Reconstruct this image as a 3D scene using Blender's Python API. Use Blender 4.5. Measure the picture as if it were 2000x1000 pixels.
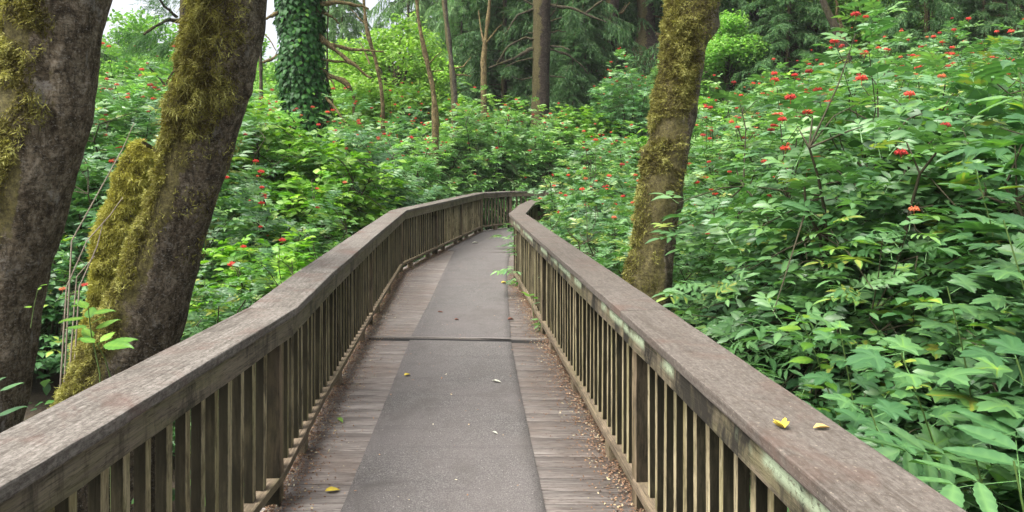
import bpy, bmesh, math, random
import numpy as np
from mathutils import Vector, Matrix, noise

# ------------------------------------------------------------------ camera, sky, sun
for o in list(bpy.data.objects): bpy.data.objects.remove(o)
scene = bpy.context.scene
COL = scene.collection
F, HCAM, HOR = 1460.0, 1.62, 320.0
HAZE = 0.0005
cam_d = bpy.data.cameras.new('camera'); cam = bpy.data.objects.new('camera', cam_d); COL.objects.link(cam)
cam.location = (0, 0, HCAM); cam.rotation_euler = (math.radians(90), 0, 0)
cam_d.sensor_width = 36; cam_d.lens = 36 * F / 2000; cam_d.shift_y = -(500 - HOR) / 2000
cam_d.clip_start = 0.05; cam_d.clip_end = 1000
scene.camera = cam
SUN_EL, SUN_ROT = math.radians(60), math.radians(-122)
w = bpy.data.worlds.new('World'); scene.world = w; w.use_nodes = True
nt = w.node_tree; bg = nt.nodes['Background']
sky = nt.nodes.new('ShaderNodeTexSky'); sky.sky_type = 'NISHITA'; sky.sun_disc = False
sky.sun_elevation = SUN_EL; sky.sun_rotation = SUN_ROT
sky.air_density = 0.7; sky.dust_density = 6.0; sky.ozone_density = 0.6
hs = nt.nodes.new('ShaderNodeHueSaturation'); hs.inputs['Saturation'].default_value = 0.35; hs.inputs['Value'].default_value = 1.15
nt.links.new(sky.outputs[0], hs.inputs['Color']); nt.links.new(hs.outputs[0], bg.inputs[0]); bg.inputs[1].default_value = 0.135
sd = bpy.data.lights.new('sun', 'SUN'); sun = bpy.data.objects.new('sun', sd); COL.objects.link(sun)
sd.energy = 2.0; sd.angle = math.radians(45); sd.color = (1.0, 0.96, 0.9)
# sky rotation 0 = sun towards +Y, positive turns to +X
sdir = Vector((math.cos(SUN_EL) * math.sin(SUN_ROT), math.cos(SUN_EL) * math.cos(SUN_ROT), math.sin(SUN_EL)))
sun.rotation_euler = sdir.to_track_quat('Z', 'Y').to_euler()
scene.view_settings.view_transform = 'Standard'; scene.view_settings.look = 'None'
scene.view_settings.exposure = 1.5; scene.view_settings.gamma = 1
scene.render.engine = 'CYCLES'
scene.cycles.max_bounces = 10; scene.cycles.diffuse_bounces = 6; scene.cycles.transparent_max_bounces = 4

rng = np.random.default_rng(7)
random.seed(7)

def P(px, py, d):
    return ((px - 1000) * d / F, d, HCAM + (HOR - py) * d / F)

# ------------------------------------------------------------------ helpers
def tag(o, label=None, cat=None, group=None, kind=None):
    if label: o['label'] = label
    if cat: o['category'] = cat
    if group: o['group'] = group
    if kind: o['kind'] = kind
    return o
def empty(name, loc=(0, 0, 0), rz=0):
    o = bpy.data.objects.new(name, None); o.location = loc; o.rotation_euler = (0, 0, rz)
    o.empty_display_size = 0.1; COL.objects.link(o); return o
def link(name, me, mat=None, parent=None, loc=None, rot=None):
    if mat and not me.materials: me.materials.append(mat)
    o = bpy.data.objects.new(name, me); COL.objects.link(o)
    if parent: o.parent = parent
    if loc is not None: o.location = loc
    if rot is not None: o.rotation_euler = rot
    return o
def mesh_np(name, V, faces, rnd=None, smooth=False):
    """V (n,3); faces: list of int arrays (m,k); rnd: per-vertex float"""
    me = bpy.data.meshes.new(name)
    V = np.asarray(V, dtype=np.float32)
    me.vertices.add(len(V)); me.vertices.foreach_set('co', V.ravel())
    li = np.concatenate([f.ravel() for f in faces]).astype(np.int32)
    tot = np.concatenate([np.full(len(f), f.shape[1]) for f in faces]).astype(np.int32)
    st = np.concatenate([[0], np.cumsum(tot)[:-1]]).astype(np.int32)
    me.loops.add(len(li)); me.loops.foreach_set('vertex_index', li)
    me.polygons.add(len(tot)); me.polygons.foreach_set('loop_start', st); me.polygons.foreach_set('loop_total', tot)
    if smooth: me.polygons.foreach_set('use_smooth', np.ones(len(tot), dtype=bool))
    if rnd is not None:
        a = me.attributes.new('rnd', 'FLOAT', 'POINT'); a.data.foreach_set('value', np.asarray(rnd, dtype=np.float32))
    me.update(calc_edges=True); me.validate()
    return me
def nrm(a): return a / np.maximum(np.linalg.norm(a, axis=-1, keepdims=True), 1e-9)
class Soup:
    """collects stamped templates into one mesh"""
    def __init__(s): s.V = []; s.F = []; s.R = []; s.n = 0
    def stamp(s, T, pos, X, Y, Z, size, rnd):
        TV, TF = T[:2]; N = len(pos); nv = len(TV)
        if N == 0: return
        size = np.broadcast_to(np.asarray(size, float), (N,)) if np.ndim(size) < 2 else size
        sc = size[:, None, None] if size.ndim == 1 else size[:, None, :]
        tv = TV[None, :, :] * sc
        V = pos[:, None, :] + tv[..., 0:1] * X[:, None] + tv[..., 1:2] * Y[:, None] + tv[..., 2:3] * Z[:, None]
        s.V.append(V.reshape(-1, 3)); tint = T[2] if len(T) > 2 else np.zeros(nv)
        s.R.append((np.asarray(rnd)[:, None] + tint[None]).ravel())
        off = (np.arange(N) * nv + s.n)
        for f in TF: s.F.append((f[None] + off[:, None, None]).reshape(-1, f.shape[1]))
        s.n += N * nv
    def tube(s, pts, rad, k=6, rnd=0.5, cap=True):
        pts = np.asarray(pts, float); n = len(pts); rad = np.broadcast_to(rad, (n,))
        t = np.gradient(pts, axis=0); t = nrm(t)
        up = np.array([0, 0, 1.0]) if abs(t[:, 2]).mean() < .8 else np.array([1.0, 0, 0])
        a = nrm(np.cross(t, up)); b = np.cross(t, a)
        th = np.linspace(0, 2 * np.pi, k, endpoint=False)
        V = pts[:, None] + rad[:, None, None] * (np.cos(th)[None, :, None] * a[:, None] + np.sin(th)[None, :, None] * b[:, None])
        s.V.append(V.reshape(-1, 3)); s.R.append(np.full(n * k, rnd))
        i = np.arange(n - 1)[:, None]; j = np.arange(k)[None]
        q = np.stack([i * k + j, i * k + (j + 1) % k, (i + 1) * k + (j + 1) % k, (i + 1) * k + j], -1).reshape(-1, 4)
        s.F.append(q + s.n); s.n += n * k
    def mesh(s, name, smooth=False):
        fs = {}
        for f in s.F: fs.setdefault(f.shape[1], []).append(f)
        return mesh_np(name, np.concatenate(s.V), [np.concatenate(v) for v in fs.values()], np.concatenate(s.R), smooth)

def rand_unit(n):
    return nrm(rng.normal(size=(n, 3)))
def frame(D, N):
    X = nrm(D); Z = nrm(N - (N * X).sum(-1, keepdims=True) * X); Y = np.cross(Z, X); return X, Y, Z

# ------------------------------------------------------------------ templates (unit length along +x)
A = lambda *r: np.array(r)
LEAFLET = (np.array([[0, 0, 0], [.3, 0, .015], [.68, 0, .0], [1, 0, -.08],
                     [.3, .15, .05], [.66, .125, .03], [.3, -.15, .05], [.66, -.125, .03]], float),
           [A([0, 1, 4], [2, 3, 5], [0, 6, 1], [2, 7, 3]), A([1, 2, 5, 4], [1, 6, 7, 2])], A(.16, .18, .12, 0, -.05, -.05, -.05, -.05))
BROAD = (np.array([[0, 0, 0], [.35, 0, .0], [.7, 0, -.02], [1, 0, -.12],
                   [.12, .2, .05], [.42, .34, .06], [.72, .2, .02], [.12, -.2, .05], [.42, -.34, .06], [.72, -.2, .02]], float),
         [A([0, 1, 4], [0, 7, 1], [2, 3, 6], [2, 9, 3]), A([1, 2, 6, 5], [1, 8, 9, 2]), A([1, 5, 4], [1, 7, 8])], A(.16, .18, .12, 0, -.05, -.05, -.05, -.05, -.05, -.05))
def lobed():
    rs = []
    # 5 lobes with small teeth, palmate, petiole at origin, tip along +x
    lob = [(-118, .42), (-62, .6), (0, .78), (62, .6), (118, .42)]
    for i, (a, r) in enumerate(lob):
        for da, f in ((-21, .70), (-12, .86), (-9, .8), (0, 1.0), (9, .8), (12, .86), (21, .70)):
            rs.append((a + da, r * f))
        if i < 4: rs.append((a + 30, .36 if i in (1, 2) else .30))
    V = [[0.27, 0, 0]]
    for a, r in rs:
        t = math.radians(a); x = .27 + r * math.cos(t); y = r * math.sin(t)
        V.append([x, y, .05 * abs(math.sin(2.9 * t)) - .16 * r * r])
    V.append([.12, 0, 0.0])
    m = len(V) - 1; out = np.array(V[1:]); c0 = np.array(V[0]); tint = [.22]; inner = []
    for j in range(m):      # inner ring: vein troughs along each lobe's midrib, pleats between
        p = c0 + (out[j] - c0) * .55; mid_ = (j % 8 == 3) if j < 39 else False
        p[2] = out[j][2] * .3 + (-.012 if mid_ else .03); inner.append(p); tint.append(0)
    V2 = [V[0]] + list(out) + inner; tint = [.22] + [(.06 if j % 8 == 3 else -.06) for j in range(m)] + [(.22 if j % 8 == 3 else -.05) for j in range(m)]
    tri = [[0, 1 + m + j, 1 + m + (j + 1) % m] for j in range(m)]; qd = [[1 + m + j, 1 + j, 1 + (j + 1) % m, 1 + m + (j + 1) % m] for j in range(m)]
    return (np.array(V2, float), [np.array(tri), np.array(qd)], np.array(tint))
LOBED = lobed()
BLADE = (np.array([[0, -.5, 0], [0, .5, 0], [.5, .35, .06], [.5, -.35, .06], [1, 0, 0]], float), [A([0, 1, 2, 3]), A([3, 2, 4])])
STRIP = (np.array([[0, -.5, 0], [0, .5, 0], [.5, .4, -.03], [.5, -.4, -.03], [1, .3, -.12], [1, -.3, -.12]], float), [A([0, 1, 2, 3], [3, 2, 4, 5])])
def hi_leaf(wid, teeth=True, n=14):
    V = [[0, 0, 0]]; tint = [.2]
    for i in range(1, n):
        t = i / n; w = wid * (math.sin(math.pi * t ** .8) ** .85) * (1 - .25 * t)
        jag = 1 + (.09 if (teeth and i % 2) else -.05 if teeth else 0); z0 = -.16 * t * t
        ve = .12 if i % 3 == 0 else -.03
        V += [[t, 0, z0 - .012], [t + .01, w * .5, z0 + .022 + .006 * (i % 2)], [t + .03, w * jag, z0 + .03 - .35 * w * w], [t + .01, -w * .5, z0 + .022 + .006 * (i % 2)], [t + .03, -w * jag, z0 + .03 - .35 * w * w]]
        tint += [.2, ve, -.05, ve, -.05]
    V.append([1.06, 0, -.2]); tint.append(0); L = len(V) - 1; q = []; tr = []
    for i in range(1, n - 1):
        a, b = 1 + (i - 1) * 5, 1 + i * 5
        q += [[a, b, b + 1, a + 1], [a + 1, b + 1, b + 2, a + 2], [a, a + 3, b + 3, b], [a + 3, a + 4, b + 4, b + 3]]
    a = 1; tr += [[0, a, a + 1], [0, a + 1, a + 2], [0, a + 3, a], [0, a + 4, a + 3]]; a = 1 + (n - 2) * 5; tr += [[a, L, a + 1], [a + 1, L, a + 2], [a, a + 3, L], [a + 3, a + 4, L]]
    return (np.array(V, float), [np.array(q), np.array(tr)], np.array(tint))
LEAFLET_HI = hi_leaf(.17); BROAD_HI = hi_leaf(.3)
IVY = (np.array([[0, 0, 0], [.25, .42, -.02], [.6, .3, 0], [1, 0, -.05], [.6, -.3, 0], [.25, -.42, -.02], [.45, 0, .08]], float),
       [A([0, 6, 1], [1, 6, 2], [2, 6, 3], [3, 6, 4], [4, 6, 5], [5, 6, 0])])
def flake():
    a = np.linspace(0, 2 * np.pi, 6)[:-1]
    V = np.stack([np.cos(a) * .5 * (1 + .2 * np.cos(3 * a)), np.sin(a) * .3, .05 * np.sin(2 * a)], -1)
    return (V, [np.array([[0, 1, 2, 3, 4]])])
FLAKE = flake()

# ------------------------------------------------------------------ materials
def newmat(name):
    m = bpy.data.materials.new(name); m.use_nodes = True; n = m.node_tree
    b = n.nodes['Principled BSDF']; return m, n, b
def N(n, t, **k):
    x = n.nodes.new(t)
    for a, v in k.items():
        if a.startswith('i_'):
            kk = a[2:]; kk = int(kk) if kk.isdigit() else kk.replace('_', ' ')
            x.inputs[kk].default_value = v
        else: setattr(x, a, v)
    return x
def ramp(n, fac, stops, interp='LINEAR'):
    r = n.nodes.new('ShaderNodeValToRGB'); r.color_ramp.interpolation = interp
    e = r.color_ramp.elements
    while len(e) < len(stops): e.new(.5)
    for el, (p, c) in zip(e, stops):
        el.position = p; el.color = (*c, 1) if len(c) == 3 else c
    n.links.new(fac, r.inputs[0]); return r.outputs[0]
def mix(n, fac, a, b, mode='MIX'):
    x = n.nodes.new('ShaderNodeMix'); x.data_type = 'RGBA'; x.blend_type = mode
    for sk, v in ((x.inputs[0], fac), (x.inputs[6], a), (x.inputs[7], b)):
        if hasattr(v, 'is_output'): n.links.new(v, sk)
        elif isinstance(v, (int, float)): sk.default_value = v
        else: sk.default_value = (*v, 1)
    return x.outputs[2]
def tex(n, vec, scale, detail=4, rough=.6, dist=0, sc=(1, 1, 1), loc=(0, 0, 0)):
    mp = N(n, 'ShaderNodeMapping'); mp.inputs['Scale'].default_value = sc; mp.inputs['Location'].default_value = loc
    n.links.new(vec, mp.inputs[0])
    t = N(n, 'ShaderNodeTexNoise', i_Scale=scale, i_Detail=detail, i_Roughness=rough, i_Distortion=dist)
    n.links.new(mp.outputs[0], t.inputs['Vector']); return t.outputs[0]
def bump(n, h, strength, dist, prev=None):
    b = N(n, 'ShaderNodeBump', i_Strength=strength, i_Distance=dist); n.links.new(h, b.inputs['Height'])
    if prev: n.links.new(prev, b.inputs['Normal'])
    return b.outputs[0]
def objcoord(n, rand=True):
    tc = N(n, 'ShaderNodeTexCoord')
    if not rand: return tc.outputs['Object']
    oi = N(n, 'ShaderNodeObjectInfo'); m = N(n, 'ShaderNodeMath', operation='MULTIPLY', i_1=37.0)
    n.links.new(oi.outputs['Random'], m.inputs[0])
    v = N(n, 'ShaderNodeVectorMath', operation='ADD'); n.links.new(tc.outputs['Object'], v.inputs[0]); n.links.new(m.outputs[0], v.inputs[1])
    return v.outputs[0]

def leaf_mat(name, stops, trans=.3, rough=.45, spec=.5, tcol=(1.0, 1.25, .5)):
    m, n, b = newmat(name)
    at = N(n, 'ShaderNodeAttribute', attribute_name='rnd')
    oi = N(n, 'ShaderNodeObjectInfo')
    c = ramp(n, at.outputs['Fac'], stops)
    hsv = N(n, 'ShaderNodeHueSaturation'); n.links.new(c, hsv.inputs['Color'])
    mr = N(n, 'ShaderNodeMapRange', i_3=.8, i_4=1.2); n.links.new(oi.outputs['Random'], mr.inputs[0]); n.links.new(mr.outputs[0], hsv.inputs['Value'])
    n.links.new(hsv.outputs[0], b.inputs['Base Color'])
    b.inputs['Roughness'].default_value = rough; b.inputs['Specular IOR Level'].default_value = spec
    tr = N(n, 'ShaderNodeBsdfTranslucent')
    tc = mix(n, 1.0, hsv.outputs[0], tcol, 'MULTIPLY'); n.links.new(tc, tr.inputs[0])
    ms = N(n, 'ShaderNodeMixShader', i_0=trans)
    n.links.new(b.outputs[0], ms.inputs[1]); n.links.new(tr.outputs[0], ms.inputs[2])
    n.links.new(ms.outputs[0], n.nodes['Material Output'].inputs['Surface']); return m
M = {}
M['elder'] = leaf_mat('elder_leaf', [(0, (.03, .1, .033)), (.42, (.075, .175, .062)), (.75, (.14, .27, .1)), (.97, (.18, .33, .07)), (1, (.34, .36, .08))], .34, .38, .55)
M['elder_pale'] = leaf_mat('pale_elder_leaf', [(0, (.05, .13, .055)), (.6, (.1, .22, .09)), (1, (.2, .34, .1))], .34, .42, .5)
M['elder_skylit'] = leaf_mat('skylit_elder_leaf', [(0, (.09, .2, .08)), (.5, (.17, .33, .13)), (1, (.3, .46, .13))], .42, .42, .5)  # elder leaf colour lifted to stand in for sky light from the opening
M['bright'] = leaf_mat('bright_leaf', [(0, (.04, .13, .02)), (.5, (.1, .24, .03)), (1, (.24, .4, .045))], .38, .45, .35)
M['thimble'] = leaf_mat('lobed_leaf', [(0, (.022, .08, .028)), (.5, (.058, .145, .05)), (.82, (.11, .23, .075)), (.97, (.16, .31, .05)), (1, (.3, .34, .06))], .3, .4, .5)
M['cover'] = leaf_mat('cover_leaf', [(0, (.02, .07, .02)), (.6, (.045, .13, .03)), (1, (.1, .22, .04))], .3, .5, .4)
M['needle'] = leaf_mat('needle', [(0, (.035, .09, .035)), (.6, (.07, .15, .055)), (1, (.13, .22, .07))], .3, .6, .2)
M['needle_pale'] = leaf_mat('pale_needle', [(0, (.1, .19, .09)), (.6, (.17, .29, .13)), (1, (.26, .38, .16))], .4, .6, .2)
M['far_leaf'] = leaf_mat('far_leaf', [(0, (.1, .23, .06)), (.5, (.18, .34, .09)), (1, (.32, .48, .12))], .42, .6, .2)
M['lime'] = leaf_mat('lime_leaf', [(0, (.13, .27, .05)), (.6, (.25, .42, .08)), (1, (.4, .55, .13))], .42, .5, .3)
M['ivy'] = leaf_mat('ivy_leaf', [(0, (.01, .045, .01)), (.6, (.025, .095, .018)), (.9, (.06, .19, .03)), (1, (.13, .3, .04))], .2, .5, .18)
M['moss'] = leaf_mat('moss_tuft', [(0, (.05, .042, .014)), (.35, (.15, .135, .035)), (.7, (.29, .285, .08)), (1, (.48, .48, .17))], .25, .8, .15, (1.1, 1.1, .5))
M['moss_yellow'] = leaf_mat('yellow_moss_tuft', [(0, (.2, .18, .04)), (.5, (.5, .48, .1)), (1, (.7, .68, .22))], .25, .8, .15, (1.1, 1.1, .5))
M['litter'] = leaf_mat('litter', [(0, (.09, .05, .03)), (.5, (.2, .12, .075)), (.85, (.33, .2, .12)), (.95, (.45, .38, .22)), (1, (.6, .55, .4))], .05, .8, .2, (1, .9, .7))
def simple(name, c, rough=.6, spec=.4):
    m, n, b = newmat(name); v = objcoord(n)
    f = tex(n, v, 40, 3); c2 = tuple(x * .55 for x in c)
    col = mix(n, f, c2, c); n.links.new(col, b.inputs['Base Color'])
    b.inputs['Roughness'].default_value = rough; b.inputs['Specular IOR Level'].default_value = spec; return m
M['stem'] = simple('stem_bark', (.06, .055, .03), .8, .2)
M['green_stem'] = simple('green_stem', (.12, .2, .05), .5)
M['berry'] = simple('red_berry', (.75, .045, .02), .35, .5)
def berry_hue():
    n = M['berry'].node_tree; b = n.nodes['Principled BSDF']; oi = N(n, 'ShaderNodeObjectInfo')
    n.links.new(ramp(n, oi.outputs['Random'], [(0, (.3, .015, .012)), (.5, (.6, .035, .022)), (.85, (.6, .06, .03)), (1, (.5, .14, .05))]), b.inputs['Base Color'])
berry_hue()
M['yleaf'] = simple('yellow_leaf', (.72, .55, .06), .5)
M['tleaf'] = simple('tan_leaf', (.7, .48, .16), .5)
M['dleaf'] = simple('brown_leaf', (.2, .08, .05), .6)
M['gleaf'] = simple('green_fallen_leaf', (.2, .36, .06), .5)
M['wleaf'] = simple('pale_fallen_leaf', (.6, .6, .48), .6)
M['twig'] = simple('dry_twig', (.5, .42, .33), .8)

def wood(name, dark, mid, light, green=0.0, shade_grime=0.0, stain=.5, lichen=0.0, axis='x', spec=.25, rough=.75, knots=True, red=None):
    """weathered board; grain runs along the object's local axis"""
    m, n, b = newmat(name); v = objcoord(n)
    s = {'x': (.45, 24, 24), 'z': (20, 20, .6), 'y': (20, .6, 20)}[axis]
    g = tex(n, v, 4.2, 8, .72, .5, s)
    g2 = tex(n, v, 1.3, 4, .6, 0, tuple(max(.7, q / 7) for q in s))
    fine = tex(n, v, 26, 4, .8, .2, tuple(q / 6 if q > 1 else .35 for q in s))
    c = ramp(n, g, [(.28, dark), (.5, mid), (.72, light)])
    c = mix(n, ramp(n, g2, [(.35, (0, 0, 0)), (.65, (1, 1, 1))]), c, mix(n, .45, c, light))
    c = mix(n, ramp(n, fine, [(.36, (.35 if 'cap' in name else .75,) * 3), (.5, (0,) * 3)]), c, tuple(x * .5 for x in dark))
    if 'cap' in name:
        gr_ = tex(n, v, 75, 4, .8, 0, (.6, 1, 1)); c = mix(n, ramp(n, gr_, [(.38, (.6,) * 3), (.52, (0,) * 3)]), c, tuple(x * .8 for x in dark)); c = mix(n, ramp(n, gr_, [(.55, (0,) * 3), (.7, (.5,) * 3)]), c, tuple(x * 1.3 for x in light))
    if red:
        rr = tex(n, v, 3.1, 5, .65, .6)
        c = mix(n, ramp(n, rr, [(.52, (0,) * 3), (.68, (.7,) * 3)]), c, red)
    if green:
        gg = tex(n, v, 3.5, 5, .7, .3, tuple(max(.4, q / 8) for q in s))
        c = mix(n, ramp(n, gg, [(.45, (0,) * 3), (.62, (green,) * 3)]), c, (.12, .125, .035))
    if stain:
        st = tex(n, v, 5.5, 6, .75, .4, (1, 1, .35) if axis != 'z' else (2, 2, .5), (3, 1, 7))
        c = mix(n, ramp(n, st, [(.5 - .07 * (stain > .9), (0,) * 3), (.64 - .07 * (stain > .9), (stain,) * 3)]), c, (.016, .014, .010))
    if shade_grime:   # black algae plus painted-in shade on faces turned to the neighbouring baluster
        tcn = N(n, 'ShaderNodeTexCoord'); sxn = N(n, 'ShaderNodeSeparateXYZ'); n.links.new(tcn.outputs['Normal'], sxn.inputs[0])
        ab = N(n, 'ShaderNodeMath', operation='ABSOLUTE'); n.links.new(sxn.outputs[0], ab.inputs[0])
        gn = tex(n, v, 6, 5, .7, .3, (2, 2, .6), (1, 8, 2)); gr = ramp(n, gn, [(.3, (.87,) * 3), (.5, (shade_grime,) * 3)])
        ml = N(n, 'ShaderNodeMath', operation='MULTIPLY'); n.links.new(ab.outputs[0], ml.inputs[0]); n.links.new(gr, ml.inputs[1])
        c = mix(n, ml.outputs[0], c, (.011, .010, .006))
    n.links.new(c, b.inputs['Base Color'])
    b.inputs['Roughness'].default_value = rough; b.inputs['Specular IOR Level'].default_value = spec
    bn = bump(n, g, .55, .006); bn = bump(n, fine, .5, .002, bn); n.links.new(bn, b.inputs['Normal'])
    return m, n, b, v, c
M['cap'] = wood('weathered_cap_wood', (.04, .031, .022), (.118, .104, .088), (.23, .21, .185), 0, 0, .3, red=(.1, .055, .042))[0]
def cap_right():
    m, n, b, v, c = wood('brown_cap_wood', (.062, .048, .036), (.097, .083, .069), (.145, .127, .11), 0, 0, .25, red=(.1, .065, .05))
    sp = tex(n, v, 90, 3, .6)
    c = mix(n, ramp(n, sp, [(.62, (0,) * 3), (.72, (.5,) * 3)]), c, (.3, .26, .2))
    n.links.new(c, b.inputs['Base Color']); return m
M['cap_r'] = cap_right()
M['fascia'] = wood('grey_rail_wood', (.03, .026, .018), (.12, .1, .07), (.24, .2, .145), .35, 0, .85)[0]
def fascia_r():
    m, n, b, v, c = wood('stained_rail_wood', (.035, .03, .02), (.115, .093, .062), (.21, .175, .12), .3, 0, .97)
    tc = N(n, 'ShaderNodeTexCoord'); sx = N(n, 'ShaderNodeSeparateXYZ'); n.links.new(tc.outputs['Object'], sx.inputs[0])
    pat = tex(n, v, 2.4, 3, .5, 0, (1, 1, 1), (5, 2, 1)); crisp = tex(n, v, 34, 8, .85, 1.0)
    # crustose lichen grows along the upper lip of the board
    zz = N(n, 'ShaderNodeMapRange', i_1=-.012, i_2=.012); n.links.new(sx.outputs[2], zz.inputs[0])
    a = N(n, 'ShaderNodeMath', operation='MULTIPLY'); n.links.new(zz.outputs[0], a.inputs[0]); n.links.new(ramp(n, pat, [(.5, (0,) * 3), (.55, (1,) * 3)]), a.inputs[1])
    k = N(n, 'ShaderNodeMath', operation='MULTIPLY'); n.links.new(a.outputs[0], k.inputs[0]); n.links.new(ramp(n, crisp, [(.4, (0,) * 3), (.5, (1,) * 3)]), k.inputs[1])
    c = mix(n, k.outputs[0], c, (.3, .36, .24)); n.links.new(c, b.inputs['Base Color']); return m
M['fascia_r'] = fascia_r()
M['baluster'] = wood('lichen_baluster_wood', (.035, .028, .015), (.24, .195, .11), (.52, .46, .3), .4, stain=.8, axis='z', shade_grime=.97, spec=.08)[0]
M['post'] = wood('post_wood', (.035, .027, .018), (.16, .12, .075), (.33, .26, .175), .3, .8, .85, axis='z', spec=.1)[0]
M['brail'] = wood('bottom_rail_wood', (.05, .038, .025), (.13, .1, .065), (.26, .2, .14), .2, 0, .4)[0]

def deck_mat():
    m, n, b = newmat('deck_board_wood'); tc = N(n, 'ShaderNodeTexCoord'); v = tc.outputs['Object']
    at = N(n, 'ShaderNodeAttribute', attribute_name='rnd')
    cb = N(n, 'ShaderNodeCombineXYZ'); mm = N(n, 'ShaderNodeMath', operation='MULTIPLY', i_1=50); n.links.new(at.outputs['Fac'], mm.inputs[0]); n.links.new(mm.outputs[0], cb.inputs[0]); n.links.new(mm.outputs[0], cb.inputs[2])
    va = N(n, 'ShaderNodeVectorMath', operation='ADD'); n.links.new(v, va.inputs[0]); n.links.new(cb.outputs[0], va.inputs[1]); vv = va.outputs[0]
    g = tex(n, vv, 4, 8, .75, .4, (1, 16, 16)); big = tex(n, v, 1.4, 4, .6); fine = tex(n, vv, 30, 4, .8, 0, (.4, 3, 3))
    c = ramp(n, g, [(.32, (.06, .05, .043)), (.5, (.2, .177, .158)), (.7, (.35, .32, .295))])
    c = mix(n, ramp(n, at.outputs['Fac'], [(0, (.0,) * 3), (1, (.45,) * 3)]), c, (.075, .058, .05))
    c = mix(n, ramp(n, big, [(.45, (0,) * 3), (.7, (.5,) * 3)]), c, (.14, .1, .075))
    c = mix(n, ramp(n, fine, [(.35, (.8,) * 3), (.48, (0,) * 3)]), c, (.03, .02, .015))
    n.links.new(c, b.inputs['Base Color']); b.inputs['Roughness'].default_value = .7
    bn = bump(n, g, .6, .005); bn = bump(n, fine, .5, .002, bn); n.links.new(bn, b.inputs['Normal']); return m
M['deck'] = deck_mat()
def asphalt_mat():
    m, n, b = newmat('rough_asphalt_sheet'); tc = N(n, 'ShaderNodeTexCoord'); v = tc.outputs['Object']
    g = tex(n, v, 160, 4, .8); big = tex(n, v, .9, 5, .65, .4); mid = tex(n, v, 7, 5, .7)
    vo = N(n, 'ShaderNodeTexVoronoi', i_Scale=230); n.links.new(v, vo.inputs['Vector'])
    c = ramp(n, g, [(.34, (.026, .024, .022)), (.5, (.09, .083, .078)), (.64, (.215, .2, .188))])
    c = mix(n, ramp(n, big, [(.4, (0,) * 3), (.62, (.6,) * 3)]), c, (.12, .106, .1))
    c = mix(n, ramp(n, mid, [(.55, (0,) * 3), (.75, (.35,) * 3)]), c, (.07, .062, .058))
    sp = N(n, 'ShaderNodeTexVoronoi', i_Scale=26, i_Randomness=1.0); n.links.new(v, sp.inputs['Vector'])
    ln_ = tex(n, v, 1.0, 6, .7, .8, (.35, 5.5, 1), (2, 3, 0)); c = mix(n, ramp(n, ln_, [(.56, (0,) * 3), (.6, (.25,) * 3), (.63, (0,) * 3)]), c, (.035, .032, .03))
    dk = tex(n, v, 3.2, 7, .75, .7, (1, .6, 1), (8, 1, 0)); c = mix(n, ramp(n, dk, [(.5, (0,) * 3), (.64, (.45,) * 3)]), c, (.065, .058, .05))
    c = mix(n, ramp(n, sp.outputs['Distance'], [(.05, (.7,) * 3), (.09, (0,) * 3)]), c, (.42, .4, .37))
    n.links.new(c, b.inputs['Base Color']); b.inputs['Roughness'].default_value = .78; b.inputs['Specular IOR Level'].default_value = .35
    # boards underneath telegraph through as faint cross ridges
    wv = N(n, 'ShaderNodeTexWave', wave_type='BANDS', bands_direction='Y', i_Scale=.36, i_Distortion=.5, i_Detail=2); n.links.new(v, wv.inputs[0])
    bn = bump(n, vo.outputs['Distance'], .7, .004); bn = bump(n, g, .5, .003, bn); bn = bump(n, ramp(n, wv.outputs[0], [(.0, (0,) * 3), (.07, (1,) * 3)]), .25, .004, bn)
    n.links.new(bn, b.inputs['Normal']); return m
M['asphalt'] = asphalt_mat()
def ground_mat():
    m, n, b = newmat('forest_floor'); tc = N(n, 'ShaderNodeTexCoord'); v = tc.outputs['Object']
    g = tex(n, v, 2.2, 8, .75, .3); f = tex(n, v, 35, 4, .8)
    c = ramp(n, g, [(.3, (.018, .014, .008)), (.55, (.05, .036, .02)), (.7, (.04, .055, .018))])
    c = mix(n, ramp(n, f, [(.5, (0,) * 3), (.7, (.6,) * 3)]), c, (.11, .075, .045))
    n.links.new(c, b.inputs['Base Color']); b.inputs['Roughness'].default_value = .95
    n.links.new(bump(n, f, .8, .03), b.inputs['Normal']); return m
M['ground'] = ground_mat()
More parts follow.
